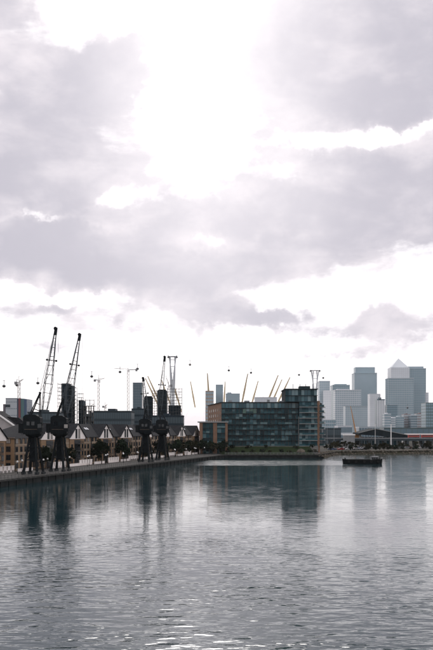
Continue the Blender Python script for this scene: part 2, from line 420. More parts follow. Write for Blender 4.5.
def house(sc, y0, y1, label, hip=None, gab=True, sky=True):
    h = thing('gabled_house', label, 'house', R(sc, 21), RZ, 'gabled brick houses along the quay')
    MB().box(-DEP, 0, y0, y1, 0, EAVE).build('wall', 'brick', parent=h)
    for zz in (2.75, 5.35, 7.95):
        MB().box(0, .06, y0 + .01, y1 - .01, zz, zz + .3).build('stone_band', 'band', parent=h)
    r = MB(); o = .45
    pr = [(.45, EAVE - .25), (-DEP / 2, RIDGE), (-DEP - .45, EAVE - .25), (-DEP - .45, EAVE - .45), (-DEP / 2, RIDGE - .25), (.45, EAVE - .45)]
    if hip:
        e = EAVE - .25
        r.add([(.45, y0 - .45, e), (-DEP - .45, y0 - .45, e), (-DEP / 2, y0 + hip, RIDGE), (-DEP / 2, y1, RIDGE), (.45, y1, e), (-DEP - .45, y1, e)],
              [(0, 1, 2), (0, 2, 3, 4), (1, 5, 3, 2), (0, 4, 5, 1), (3, 5, 4)])
    else:
        n = len(pr)
        vs = [(a, y0, c) for a, c in pr] + [(a, y1, c) for a, c in pr]
        r.add(vs, [(i, (i + 1) % n, n + (i + 1) % n, n + i) for i in range(n)] + [(0, 1, 4, 5), (1, 2, 3, 4), (n, n + 5, n + 4, n + 1), (n + 1, n + 4, n + 3, n + 2)])
    rf = r.build('roof', 'slate', parent=h)
    if not hip:   # brick triangles under the roof ends
        for yy in (y0 + .05, y1 - .35):
            MB().ext([(-.1, EAVE - .1), (-DEP + .1, EAVE - .1), (-DEP / 2, RIDGE - .4)], 'y', yy, yy + .3).build('end_gable', 'brick', parent=h)
    # white cross gable on the front
    MB().ext([(-GW, EAVE - .9), (GW, EAVE - .9), (GW, EAVE), (0, RIDGE - .1), (-GW, EAVE)], 'x', .1, .55).build('gable_wall', 'render_white', parent=h)
    c = MB()
    for sgn in (-1, 1):
        a_, b_, d_ = Vector((.95, 0, RIDGE + .12)), Vector((.95, sgn * (GW + .5), EAVE - .22)), Vector((-DEP / 2 - .2, 0, RIDGE + .12))
        e_ = Vector((0, sgn * (GW + .5), EAVE - .22)); dn = Vector((0, 0, -.22))
        c.add([a_, b_, e_, d_, a_ + dn, b_ + dn, e_ + dn, d_ + dn], [(0, 1, 2, 3), (7, 6, 5, 4), (0, 4, 5, 1), (1, 5, 6, 2), (2, 6, 7, 3), (3, 7, 4, 0)])
    c.build('gable_roof', 'slate', parent=h)
    for yy in (-1.35, 1.35): place(WIN_T, 'window', h, (.56, yy, EAVE - .6))
    # brick bay under the gable with balconies
    MB().box(0, .35, -GW + .4, GW - .4, 0, EAVE - .9).build('front_bay', 'brick', parent=h)
    MB().box(.35, .42, -2.7, 2.7, .1, EAVE - 1.2).build('glazed_bay', 'frame_dark', parent=h)
    for k in range(4):
        zz = .25 + 2.6 * k
        if k < 3 or True:
            if zz + 2.2 < EAVE - .9:
                for yy in (-1.3, 1.3): place(WIN_D, 'balcony_door', h, (.45, yy, zz))
            for yy in (-4.9, 4.9):
                if zz + 1.5 + .6 < EAVE - .9: place(WIN, 'window', h, (.4, yy, zz + .6))
        if k in (1, 2, 3): place(BALC, 'balcony', h, (.42, 0, 2.6 * k - .05))
        yy = y0 + 1.7
        while yy < y1 - 1:
            if abs(yy) > GW + .4: place(WIN, 'window', h, (.06, yy, zz + .5))
            yy += 3.1
        if hip:
            for xx in (-2, -5, -8): 
                o = place(WIN, 'window', h, (xx, y0 - .03, zz + .6), -math.pi / 2)
    for yy in (y0 + .35, y1 - .35): MB().beam((.14, yy, 0), (.14, yy, EAVE - .4), .14).build('downpipe', 'frame_dark', parent=h)
    if sky:
        sl = math.atan2(RIDGE - EAVE + .25, DEP / 2 + .45)
        for dy in (-9.6, -11.6):
            if dy - .6 > y0:
                k_ = place(SKYL, 'skylight', rf, (-3.6, dy, EAVE - .25 + (3.6 + .45) * math.tan(sl) + .02), 0)
                k_.rotation_euler = (0, sl, 0)
    return h
HOUSES = [(36.5, -22, 6.6, 'gabled brick house on the near side of the gap between houses', None),
          (75.4, -25.5, 12.1, 'gabled brick house with hipped end, behind the first jib crane', 17.0),
          (99.6, -12.1, 14.2, 'gabled brick house behind the second jib crane, joining the hipped house', None),
          (128.4, -14.6, 11.9, 'white gabled house, second along from the second jib crane', None),
          (152.2, -11.9, 13.6, 'white gabled house just before the two cranes standing close together', None),
          (180.0, -14.2, 13.9, 'gabled house mostly hidden behind the shorter of the paired cranes', None),
          (208.0, -14.1, 13.9, 'gabled house hidden behind the taller of the paired cranes', None),
          (236.4, -14.5, 14.3, 'small white gabled house beside the base of the white cable tower', None),
          (265.2, -14.5, 6.8, 'last white gabled house, touching the brick flats with dark glass', None)]
for a in HOUSES: house(*a[:4], hip=a[4])
# garden walls in front of the houses
HN = ['the house on the near side of the gap', 'the hipped house', 'the house behind the second crane', 'the second house along from that crane',
      'the house just before the paired cranes', 'the house behind the shorter paired crane', 'the house behind the taller paired crane', 'the house by the cable tower', 'the last gabled house']
def near_house(s_): return HN[min(range(9), key=lambda i: abs(HOUSES[i][0] - s_))]
tallw = MB()
for k in range(5): tallw.box(-.15, .15, -6.2 + 2.5 * k, -4.4 + 2.5 * k, 0, 1.9)
tallw.box(-.15, .15, -6.2, 5.6, 0, .7)
tallw.box(-.22, .22, -6.3, 5.7, 1.9, 2.02)
TALL = tallw.mesh('terrace_wall', 'render_white')
LOWM = MB().box(-.15, .15, -5.2, 5.2, 0, .85).box(-.2, .2, -5.3, 5.3, .85, .95).mesh('low_wall', 'render_white')
for i, a in enumerate(HOUSES):
    k = thing('garden_wall', 'white rendered garden wall with posts before ' + HN[i], 'garden wall', R(a[0], 17.2), RZ, 'white garden walls along the promenade')
    place(TALL, 'terrace_wall', k)
    if i < 8: place(LOWM, 'low_wall', k, (.1, 13, 0))

# lamp posts on the promenade
lp = MB(); lp.cyl((0, 0, 0), (0, 0, .7), .11, .09, 8); lp.cyl((0, 0, .7), (0, 0, 3.3), .06, .045, 8)
LPO = lp.mesh('post', 'black'); LGL = MB().ball((0, 0, 3.55), .3).mesh('globe', 'globe'); LCAP = MB().cyl((0, 0, 3.27), (0, 0, 3.36), .16, .16, 8).mesh('collar', 'black')
for i in range(30):
    s_ = -4 + i * 9.0 + random.uniform(-1, 1)
    l = thing('lamp_post', 'black globe lamp post before ' + near_house(s_), 'lamp post', R(s_, 14.2 if i % 2 else 11.2), 0, 'globe lamps along the promenade')
    place(LPO, 'post', l); place(LGL, 'globe', l); place(LCAP, 'collar', l)
# railing on the quay edge
rl = MB()
for k in range(-30, 122): rl.beam((0, k * 2.0, .1), (0, k * 2.0, 1.15), .07)
rails = MB()
for zz in (.45, .8, 1.15): rails.beam((0, -60, zz), (0, 243, zz), .05)
rt = thing('quay_railing', 'dark post and rail fence on the edge of the crane quay', 'railing', R(0, .8), RZ)
stuff(rl.build('post', 'frame_dark', parent=rt)); rails.build('rail', 'frame_dark', parent=rt)

# ------------------------------------------------------------------ trees
def leafball(n, rx, rz, seed, size=.45):
    rr = random.Random(seed); b = MB()
    cl = [(rr.gauss(0, .5) * rx, rr.gauss(0, .5) * rx, rr.uniform(-.85, 1.0) * rz, rr.uniform(.18, .45)) for _ in range(18)]
    for _ in range(n):
        c = rr.choice(cl)
        d = Vector((rr.gauss(0, 1), rr.gauss(0, 1), rr.gauss(0, 1))).normalized() * (rr.random() ** .4)
        p = Vector((c[0], c[1], c[2])) + Vector((d.x * rx * c[3], d.y * rx * c[3], d.z * rz * c[3]))
        u = Vector((rr.gauss(0, 1), rr.gauss(0, 1), rr.gauss(0, 1))).normalized(); v = u.orthogonal().normalized()
        k = size * rr.uniform(.5, 1.1)
        b.add([p - u * k, p + v * k * .5, p + u * k, p - v * k * .5], [(0, 1, 2, 3)])
    return b
def tree_meshes(h, rx, seed, leaf):
    rr = random.Random(seed); t_ = MB()
    top = Vector((rr.uniform(-.2, .2), rr.uniform(-.2, .2), h * .55))
    t_.cyl((0, 0, 0), top, .035 * h * .6, .018 * h, 7)
    for k in range(6):
        a = k * 1.05 + rr.random(); st = top * rr.uniform(.6, 1)
        t_.cyl(st, st + Vector((math.cos(a) * rx * .6, math.sin(a) * rx * .6, h * rr.uniform(.12, .32))), .012 * h, .004 * h, 5)
    c = leafball(1100, rx, h * .36, seed, .05 * h + .12)
    c.v = [(a, b_, d + h * .64) for a, b_, d in c.v]
    return t_.mesh('trunk', 'bark'), c.mesh('crown', leaf)
TREES = [tree_meshes(5.6, 2.1, 1, 'leaf'), tree_meshes(6.6, 2.5, 2, 'leaf'), tree_meshes(5.0, 2.3, 3, 'leaf_b'), tree_meshes(3.0, 1.9, 4, 'leaf'), tree_meshes(2.3, 1.7, 5, 'leaf_b')]
def tree(k, loc, label, group, sc=1.0, name='promenade_tree', cat='tree'):
    t_ = thing(name, label, cat, loc, random.uniform(0, 6), group); t_.scale = (sc, sc, sc)
    for me, nm in zip(TREES[k], ('trunk', 'crown')): place(me, nm, t_)
for k, (s_, t_) in enumerate(((22, 15.8), (62, 16), (66, 18.6), (88, 18.4), (112, 16), (115, 18.5), (140, 16), (141.5, 18.7), (164, 16), (168, 18.5), (186, 16), (194, 17), (201, 18.5), (214, 16), (221, 17), (226, 18.5), (231, 16), (245, 16), (250, 18.4), (257, 16))):
    tree(k % 3, R(s_, t_), 'small dark promenade tree before ' + near_house(s_), 'promenade trees', random.uniform(.95, 1.35))
for k, (px, Y) in enumerate(((203.5, 478), (209, 481), (212.5, 479), (219.5, 481), (222.5, 484))):
    tree(k % 3, (A(px, Y), Y, ZQ), 'dark leafy tree before the brick flats at the quay corner', 'trees at the quay corner', random.uniform(1.0, 1.35))

# ------------------------------------------------------------------ dock cranes
def crane(s_, label, foot, tip, base_off, aft, jw=2.2, head=24.0, rot_up=0.0, jmat='crane_jib', bar=.62):
    """upper works laid out on axes: u = across (jib side), v = away; foot / tip are (u, v, z) of the jib"""
    c = thing('dock_crane', label, 'dock crane', R(s_, 5.5), RZ, 'old jib cranes on the quay')
    L, T, HT = 2.1, .8, 11.2
    for sx in (-1, 1):
        for sy in (-1, 1):
            MB().beam((sx * L, sy * L, .5), (sx * T, sy * T, HT), .62, .5).build('leg', 'crane_dark', parent=c)
            bo = MB().box(sx * L - .35, sx * L + .35, sy * L - .9, sy * L + .9, .12, .75)
            bo.cyl((sx * L - .2, sy * L - .5, .3), (sx * L + .2, sy * L - .5, .3), .3); bo.cyl((sx * L - .2, sy * L + .5, .3), (sx * L + .2, sy * L + .5, .3), .3)
            bo.build('bogie', 'crane_dark', parent=c)
    br = MB()
    for zz in (4.2, 7.8):
        k = L + (T - L) * (zz - .5) / (HT - .5)
        for a, b_ in (((-k, -k), (k, -k)), ((k, -k), (k, k)), ((k, k), (-k, k)), ((-k, k), (-k, -k))): br.beam((*a, zz), (*b_, zz), .28)
    for z0, z1 in ((4.2, 7.8), (7.8, HT - .2)):
        k0 = L + (T - L) * (z0 - .5) / (HT - .5); k1 = L + (T - L) * (z1 - .5) / (HT - .5)
        for a, b_ in (((-1, -1), (1, -1)), ((1, -1), (1, 1)), ((1, 1), (-1, 1)), ((-1, 1), (-1, -1))):
            br.beam((a[0] * k0, a[1] * k0, z0), (b_[0] * k1, b_[1] * k1, z1), .16)
    br.build('brace', 'crane_dark', parent=c)
    MB().box(-.8, .8, -.8, .8, 3.6, HT).build('pedestal', 'crane_dark', parent=c)
    ld = MB()
    for k in (-.2, .2): ld.beam((2.0, k, .4), (.95, k, HT), .06)
    for k in range(22): f_ = k / 22; ld.beam((2.0 - 1.05 * f_, -.2, .4 + (HT - .4) * f_), (2.0 - 1.05 * f_, .2, .4 + (HT - .4) * f_), .05)
    ld.build('ladder', 'rust', parent=c)
    MB().cyl((0, 0, HT), (0, 0, HT + .5), 2.3, 2.3, 20).cyl((0, 0, HT - .6), (0, 0, HT), 1.2, 2.2, 20).build('slewing_ring', 'crane_dark', parent=c)
    # slewing upper works
    up = -RZ + rot_up; cu, su = math.cos(up), math.sin(up)
    def W(p): return (p[0] * cu - p[1] * su, p[0] * su + p[1] * cu, p[2])
    def blk(x0, x1, y0, y1, z0, z1): 
        b = MB().box(x0, x1, y0, y1, z0, z1); b.v = [W(v) for v in b.v]; return b
    z0 = HT + .5
    mh = MB().ext([(-2.6, z0), (2.3, z0), (2.3, z0 + 4.6), (.9, z0 + 5.5), (-1.8, z0 + 5.5), (-2.6, z0 + 4.9)], 'y', -2.0, 2.0); mh.v = [W(v) for v in mh.v]
    mho = mh.build('machine_house', 'crane_dark', parent=c)
    blk(-2.2, 1.9, -2.05, -2.0, z0 + 1.2, z0 + 1.35).build('rubbing_strip', 'rust', parent=mho)
    for xx in (-1.6, -.2): blk(xx, xx + .9, -2.06, -1.99, z0 + 2.4, z0 + 3.5).build('window', 'dark_pane', parent=mho)
    cb = blk(1.6, 3.0, -2.9, -1.0, z0 + .6, z0 + 3.2).build('driver_cabin', 'crane_dark', parent=c)
    blk(1.75, 2.85, -2.94, -2.9, z0 + 1.7, z0 + 2.8).build('window', 'dark_pane', parent=cb)
    blk(3.0, 3.04, -2.7, -1.2, z0 + 1.7, z0 + 2.8).build('window', 'dark_pane', parent=cb)
    wk = MB().box(-3.0, 2.9, -2.5, 2.5, z0 - .12, z0)
    for k in range(11): 
        xx = -2.95 + .58 * k
        for yy in (-2.45, 2.45): wk.beam((xx, yy, z0), (xx, yy, z0 + 1.1), .06)
    for yy in (-2.45, 2.45): wk.beam((-2.95, yy, z0 + 1.1), (2.85, yy, z0 + 1.1), .06)
    wk.v = [W(v) for v in wk.v]; wk.build('walkway', 'crane_dark', parent=c)
    blk(-4.0, -2.7, -1.6, 1.6, z0 + .2, z0 + 3.0).build('counterweight', 'crane_dark', parent=c)
    # A-frame mast
    af = MB(); zt = z0 + 5.4; hd = Vector((aft, 0, head))
    for yy in (-1.3, 1.3):
        af.beam((-.9, yy, zt), (hd.x, yy * .45, hd.z), .34, .24); af.beam((1.9, yy, zt - 1.2), (hd.x, yy * .45, hd.z), .26, .2)
        for f_ in (.3, .55, .8):
            p1 = Vector((-.9, yy, zt)).lerp(Vector((hd.x, yy * .45, hd.z)), f_); p2 = Vector((1.9, yy, zt - 1.2)).lerp(Vector((hd.x, yy * .45, hd.z)), f_)
            af.beam(p1, p2, .12)
    for f_ in (.25, .6, 1.0):
        p1 = Vector((-.9, -1.3, zt)).lerp(Vector((hd.x, -.58, hd.z)), f_); p2 = Vector((-.9, 1.3, zt)).lerp(Vector((hd.x, .58, hd.z)), f_); af.beam(p1, p2, .16)
    af.cyl((hd.x, -.7, hd.z), (hd.x, .7, hd.z), .28, .28, 12)
    af.v = [W(v) for v in af.v]; af.build('mast', 'crane_dark', parent=c)
    # lattice jib
    foot, tip = Vector(foot), Vector(tip); ax = (tip - foot); n = 9
    side = Vector((0, 1, 0)); fr = ax.cross(side).normalized()
    jb = MB()
    def ring(f_):
        # widest a third of the way up, pointed at both ends
        w_ = jw * (.55 + .45 * min(1, f_ / .3)) * (1 - max(0, (f_ - .3) / .7) * .84)
        c_ = foot + ax * f_
        return [c_ + side * (sa * w_ / 2) + fr * (sb * w_ / 2) for sa, sb in ((-1, -1), (1, -1), (1, 1), (-1, 1))]
    prev = ring(0)
    for k in range(1, n + 1):
        cur = ring(k / n)
        for i in range(4):
            jb.beam(prev[i], cur[i], .17); jb.beam(cur[i], cur[(i + 1) % 4], .13)
            jb.beam(prev[i] if k % 2 else prev[(i + 1) % 4], cur[(i + 1) % 4] if k % 2 else cur[i], .045)
        prev = cur
    jb.v = [W(v) for v in jb.v]; jo = jb.build('jib', jmat, parent=c)
    hb = MB()
    hb.cyl(tip + Vector((-.1, -.5, .2)), tip + Vector((-.1, .5, .2)), .5, .5, 14); hb.beam(tip - ax * .07, tip + ax * .02, .8, .7)
    hb.v = [W(v) for v in hb.v]; hb.build('jib_head', 'crane_dark', parent=jo)
    bc = foot + ax * bar; cb_ = MB()
    cb_.beam(bc - fr * 1.4 , bc + fr * 1.4, .22); cb_.cyl(bc - fr * 1.35 + Vector((0, -.2, 0)), bc - fr * 1.35 + Vector((0, .2, 0)), .32); cb_.cyl(bc + fr * 1.35 + Vector((0, -.2, 0)), bc + fr * 1.35 + Vector((0, .2, 0)), .32)
    cb_.v = [W(v) for v in cb_.v]; cb_.build('rope_spreader', 'crane_dark', parent=jo)
    rp = MB()
    for yy in (-.35, .35):
        rp.beam((hd.x, yy, hd.z + .5), tip + Vector((-.5, yy, -1)), .07); rp.beam((hd.x, yy, hd.z + .3), bc - fr * 1.2, .07)
    rp.beam(tip + Vector((.7, 0, 0)), (tip.x + .7, tip.y, z0 + 8.0), .06)
    rp.v = [W(v) for v in rp.v]; rp.build('luffing_rope', 'crane_jib', parent=c)
    return c
crane(31.0, 'nearest dark jib crane on the quay, with the tallest lattice jib', (3.2, 0, 18.2), (6.2, 1.5, 42.0), 0, 1.9, head=23.5)
crane(49.7, 'dark jib crane before the blue scaffolded tower, with rope spreader on its jib', (1.8, 0, 18.0), (5.8, 2.0, 42.2), 0, .9, head=22.5)
crane(133.4, 'squat dark jib crane of the close pair, jib leaning back towards the blue tower', (.4, 0, 17.5), (-1.4, 4, 33.5), 0, -.2, jw=1.8, head=21.0)
crane(155.4, 'dark jib crane of the close pair, its jib rising beside the white cable tower', (-1.6, 0, 17.5), (.9, 1.5, 43.6), 0, -1.2, jw=1.9, head=22.0, bar=.55)

# ------------------------------------------------------------------ brick flats and the glass block on the frontal quay
Yf = 486.0; x0, x1 = -9.2, 6.0
ft = thing('brick_flats', 'low flats with brown brick piers and dark glass, beside the last gabled house', 'flats', (x0, Yf, ZQ))
wX = x1 - x0; zt = 17.4
MB().box(0, wX, .5, 13, 0, zt - .6).build('wall', 'brick_red', parent=ft)
MB().box(-1.0, wX + .5, -.8, 13.4, zt - .6, zt).build('roof', 'slab_pale', parent=ft)
for a_, b_ in ((0, 1.7), (7.4, 9.5), (13.9, wX)): MB().box(a_, b_, -.3, .5, 0, zt - .6).build('pier', 'brick_red', parent=ft)
for (a_, b_) in ((1.7, 7.4), (9.5, 13.9)):
    n = 3 if b_ - a_ > 5 else 2; w_ = (b_ - a_) / n
    pm = MB().box(.06, w_ - .06, .36, .44, .1, 2.55).mesh('window', 'g_teal'); bm_ = MB().box(0, w_, -.25, .36, -.12, .12).mesh('floor_edge', 'slab_dark')
    rm = MB().box(.03, w_ - .03, -.22, -.18, .12, 1.1).mesh('balustrade', 'balustrade')
    for k in range(6):
        for i in range(n):
            place(pm, 'window', ft, (a_ + i * w_, 0, .2 + k * 2.75)); place(bm_, 'floor_edge', ft, (a_ + i * w_, 0, k * 2.75 + .12))
            if random.random() < .75: place(rm, 'balustrade', ft, (a_ + i * w_, 0, k * 2.75 + .12))
for k in range(5): place(win_mesh(1.4, 1.5), 'window', ft, (-.02, 4 + 0 * k, 1.2 + k * 2.9), math.pi)

# grass bank and terrace below the glass block
lawn = MB(); XL, XR = A(218, 480), A(323, 480)
NX, NY = 40, 14; vs = []
for j in range(NY + 1):
    for i in range(NX + 1):
        xx = XL + 1 + (XR - XL - 6) * i / NX; f_ = j / NY; yy = 474 + 28 * f_
        vs.append((xx, yy, ZQ + .03 + 3.6 * (f_ * f_ * (3 - 2 * f_)) + random.uniform(-.05, .05)))
lawn.add(vs, [(j * (NX + 1) + i, j * (NX + 1) + i + 1, (j + 1) * (NX + 1) + i + 1, (j + 1) * (NX + 1) + i) for j in range(NY) for i in range(NX)])
struct(lawn.build('lawn', 'grass'))
p = MB().add([(2.5, 467.5, ZQ + .02), (54, 469.5, ZQ + .02), (56, 474.2, ZQ + .02), (1, 474.2, ZQ + .02)], [(0, 1, 2, 3)])
struct(p.build('quay_path', 'paving'))
TB = 7.0
struct(MB().box(XL + 1, A(318, 503), 502, 560, 0, TB).build('terrace', 'concrete'))
rl = MB(); n = 27
for k in range(n + 1): xx = 4.4 + 49 * k / n; rl.beam((xx, 467.0 + .03 * (xx - 4), ZQ), (xx, 467.0 + .03 * (xx - 4), ZQ + 1.15), .08)
rails = MB()
for zz in (.5, .85, 1.15): rails.beam((4.4, 467.0, ZQ + zz), (53.4, 468.5, ZQ + zz), .06)
rt = thing('corner_railing', 'grey railing on the quay below the grass bank', 'railing', (0, 0, 0))
stuff(rl.build('post', 'steel_grey', parent=rt)); rails.build('rail', 'steel_grey', parent=rt)
for k, (px, Y) in enumerate(((228, 476), (236, 478), (243, 476.5), (252, 479), (262, 477), (270, 480), (281, 477), (290, 479), (310, 477), (315, 480), (232, 490), (248, 492), (266, 491), (296, 492), (312, 492))):
    f_ = min(1, (Y - 474) / 28); 
    tree(3 + k % 2, (A(px, Y), Y, ZQ + 3.6 * (f_ * f_ * (3 - 2 * f_))), 'low dark shrub on the grass bank under the glass block', 'shrubs on the grass bank', random.uniform(.6, .85), 'bank_shrub', 'shrub')
rk = MB(); rk.ball((0, 0, .9), 2.3, .62, 9, 5); rk.v = [(a * random.uniform(.85, 1.15), b_ * random.uniform(.85, 1.15), max(-.2, c_) * random.uniform(.85, 1.1)) for a, b_, c_ in rk.v]
tag(rk.build('boulder', 'rock', loc=(A(301, 482), 482, ZQ + .45)), 'pale tan rounded boulder on the grass bank', 'boulder')

# main glass block
Yg = 508.0; gx0, gx1 = A(221.5, Yg), A(299, Yg); ztop = Z(402, Yg)
gb = thing('glass_block', 'long dark teal glass apartment block with lighter top storey, above the grass bank', 'apartment block', (gx0, Yg, TB))
GWid = gx1 - gx0; GH = ztop - TB
bk = (A(208, 575) - gx0, 575 - Yg)
MB().prism([(0, .6), (GWid, .6), (GWid, 26), (bk[0] + 12, bk[1]), (bk[0], bk[1])], 0, GH - .4).build('wall', 'brick_red', parent=gb)
MB().prism([(-.5, -.6), (GWid + .01, -.6), (GWid + .01, 26.5), (bk[0] + 12, bk[1] + .5), (bk[0] - .5, bk[1] + .5)], GH - .4, GH).build('roof', 'slab_dark', parent=gb)
NB, NS = 22, 8; bw = GWid / NB; sh = (GH - .4) / NS
pn = MB().box(.08, bw - .08, .42, .5, .1, sh - .35).mesh('window', 'g_teal')
pl = MB().box(.08, bw - .08, -.32, -.24, .1, sh - .3).mesh('window', 'g_teal_l')
pg_ = MB().box(.08, bw - .08, .3, .38, .1, sh - .35).mesh('window', 'g_green')
se = MB().box(0, bw, -.9, .55, -.18, .1).mesh('floor_edge', 'slab_dark')
ba = MB().box(.05, bw - .05, -.88, -.84, .1, 1.15).mesh('balustrade', 'balustrade')
fin = MB().box(-.09, .09, -.5, .6, 0, GH - .4).mesh('fin', 'frame_dark')
for k in range(NS):
    for i in range(NB):
        top = k == NS - 1
        me = pl if top else (pg_ if (k == NS - 2 and 5 < i < 12 and random.random() < .6) else (pn if random.random() < .86 else pl))
        place(me, 'window', gb, (i * bw, 0, k * sh + .02))
        if not top and random.random() < .8: place(ba, 'balustrade', gb, (i * bw, 0, k * sh + .02))
    MB().box(0, GWid, -.9, .55, k * sh - .16, k * sh + .1).build('floor_edge', 'slab_dark', parent=gb)
for i in range(0, NB + 1, 2): place(fin, 'fin', gb, (i * bw, 0, 0))
fv = Vector((bk[0], bk[1] - .6, 0)); fa_ = math.atan2(fv.y, fv.x)
for k in range(5):
    for j in range(6):
        p_ = Vector((0, .6, 0)) + fv * ((j + .7) / 6.6)
        place(win_mesh(2.0, 1.6, fr='frame_dark'), 'window', gb, (p_.x, p_.y, k * 3.2 + 7), fa_ + math.pi / 2)
ro = MB()
for xx, w_, h_ in ((4, 2, 1.2), (13, 3, 1.0), (26, 1.5, 1.5), (33, 3, .9)): ro.box(xx, xx + w_, 6, 9, GH, GH + h_)
ro.build('rooftop_plant', 'steel_grey', parent=gb)
MB().beam((A(298.5, Yg) - gx0, -1.3, .2), (A(298.5, Yg) - gx0, -1.3, 16.5), .45).build('downpipe', 'slab_pale', parent=gb)

# taller end block
Yt = 504.5; tx0, tx1, tc_ = A(299.2, Yt), A(317.3, Yt), A(285.5, Yt)
tb = thing('glass_end_block', 'tall glass end block with pale balconies and brick corner at the dock corner', 'apartment block', (tx0, Yt, TB))
TW = tx1 - tx0; TZ = Z(388.6, Yt) - TB; TM = Z(401.5, Yt) - TB
rw = 6.5
MB().prism([(0, .6), (TW, .6), (TW + rw, 34), (0, 34)], 0, TM).build('wall', 'core_dk', parent=tb)
tsx = tc_ - tx0
MB().box(tsx, TW, .9, 30, TM, TZ - .4).build('upper_wall', 'core_dk', parent=tb)
MB().box(tsx - .5, TW + .5, -.2, 30.5, TZ - .4, TZ).build('roof', 'slab_dark', parent=tb)
MB().box(TW * .45 - 4, TW * .45 + 2, 4, 12, TZ, TZ + 1.6).build('plant_room', 'slab_dark', parent=tb)
for xx in (-5, -1.2, 2.2, 6): MB().beam((xx + 2, 5, TZ), (xx + 2, 5, TZ + 2.8), .3).build('vent_pipe', 'steel_grey', parent=tb)
NU = 10; uw = (TW - tsx) / NU
um = MB().box(.06, uw - .06, .78, .86, .1, 3.1).mesh('window', 'g_teal_l'); um2 = MB().box(.06, uw - .06, .78, .86, .1, 3.1).mesh('window', 'g_teal')
usto = (TZ - .4 - TM) / 2
for k in range(2):
    for i in range(NU): place(um if random.random() < .6 else um2, 'window', tb, (tsx + i * uw, 0, TM + k * usto))
    MB().box(tsx - .3, TW + .3, -.1, .9, TM + k * usto - .2, TM + k * usto + .1).build('floor_edge', 'slab_dark', parent=tb)
NT_, N2 = 8, 6; ts = TM / NT_; tw = TW / N2
m1 = MB().box(.06, tw - .06, .4, .5, .1, ts - .3).mesh('window', 'g_teal'); m2 = MB().box(.06, tw - .06, .4, .5, .1, ts - .3).mesh('window', 'g_teal_l')
bl = MB().box(0, tw * 1.0, -1.35, .5, -.16, .14).mesh('balcony_slab', 'slab_pale'); bg_ = MB().box(.03, tw - .03, -1.32, -1.27, .14, 1.15).mesh('balustrade', 'balustrade')
for k in range(NT_):
    for i in range(N2):
        place(m1 if random.random() < .6 else m2, 'window', tb, (i * tw, 0, k * ts + .15))
        place(bl, 'balcony_slab', tb, (i * tw, 0, k * ts)); place(bg_, 'balustrade', tb, (i * tw, 0, k * ts))
MB().prism([(TW, .2), (TW + 1.1, .2), (TW + 2.2, 6), (TW + .9, 6)], -TB + ZQ, TM + .4).build('brick_corner', 'brick_red', parent=tb)
for k in range(NT_):
    o_ = MB().prism([(TW + 1.4, 1.8), (TW + 4.0, 1.8), (TW + 6.0, 12), (TW + 3.0, 12)], k * ts, k * ts + .3).build('side_balcony', 'slab_pale', parent=tb)
    MB().prism([(TW + 3.9, 1.7), (TW + 4.0, 1.7), (TW + 6.0, 12), (TW + 5.9, 12)], k * ts + .3, k * ts + 1.3).build('balustrade', 'balustrade', parent=o_)
    MB().prism([(TW + 1.4, 1.7), (TW + 3.9, 1.7), (TW + 3.9, 1.8), (TW + 1.4, 1.8)], k * ts + .3, k * ts + 1.3).build('balustrade', 'balustrade', parent=o_)

# ------------------------------------------------------------------ buildings behind the houses
def tower(name, label, px0, px1, py, Y, dep, wall, glass, rows=0, cols=0, cat='tower block', group=None, vertical=False, rot=0.0, gap=.3, roofbox=None, z0=ZQ, parts=None):
    xa, xb = A(px0, Y), A(px1, Y); W_ = xb - xa; h = Z(py, Y) - z0
    t_ = thing(name, label, cat, ((xa + xb) / 2, Y, z0), rot, group)
    MB().box(-W_ / 2, W_ / 2, 0, dep, 0, h).build('wall', wall, parent=t_)
    pr_ = max(.08, Y * 8e-5)
    if rows:
        b = MB(); ch = h / rows
        if vertical:
            cw = W_ / cols
            for i in range(cols): b.box(-W_ / 2 + cw * (i + gap / 2), -W_ / 2 + cw * (i + 1 - gap / 2), -pr_, .0, h * .03, h * .98)
        else:
            cw = W_ / cols
            for k in range(rows):
                for i in range(cols): b.box(-W_ / 2 + cw * (i + gap / 4), -W_ / 2 + cw * (i + 1 - gap / 4), -pr_, 0, ch * (k + gap / 2), ch * (k + 1 - gap / 2))
                for sx in (-1, 1): b.box(min(sx * W_ / 2, sx * (W_ / 2 + pr_)), max(sx * W_ / 2, sx * (W_ / 2 + pr_)), dep * .04, dep * .96, ch * (k + gap / 2), ch * (k + 1 - gap / 2))
        stuff(b.build('window_grid', glass, parent=t_))
    MB().box(-W_ / 2 - .01 * W_, W_ / 2 + .01 * W_, -.01 * W_ - pr_, dep + .01 * W_, h, h + max(.4, h * .012)).build('parapet', wall, parent=t_)
    if roofbox:
        a_, b_, hh = roofbox; MB().box(-W_ / 2 + W_ * a_, -W_ / 2 + W_ * b_, dep * .2, dep * .8, h, h + hh).build('plant_room', wall, parent=t_)
    return t_, W_, h
def far(name, c, rough=.5, var=.08): M[name] = mat(name, c, rough, var=var, scale=.02); return name
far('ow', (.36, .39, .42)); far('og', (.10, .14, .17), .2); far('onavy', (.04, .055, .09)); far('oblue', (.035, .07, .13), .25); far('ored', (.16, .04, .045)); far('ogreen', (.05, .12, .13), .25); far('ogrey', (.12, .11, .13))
far('mid_dk', (.022, .036, .045), .8); far('mid_gl', (.035, .06, .075), .4)
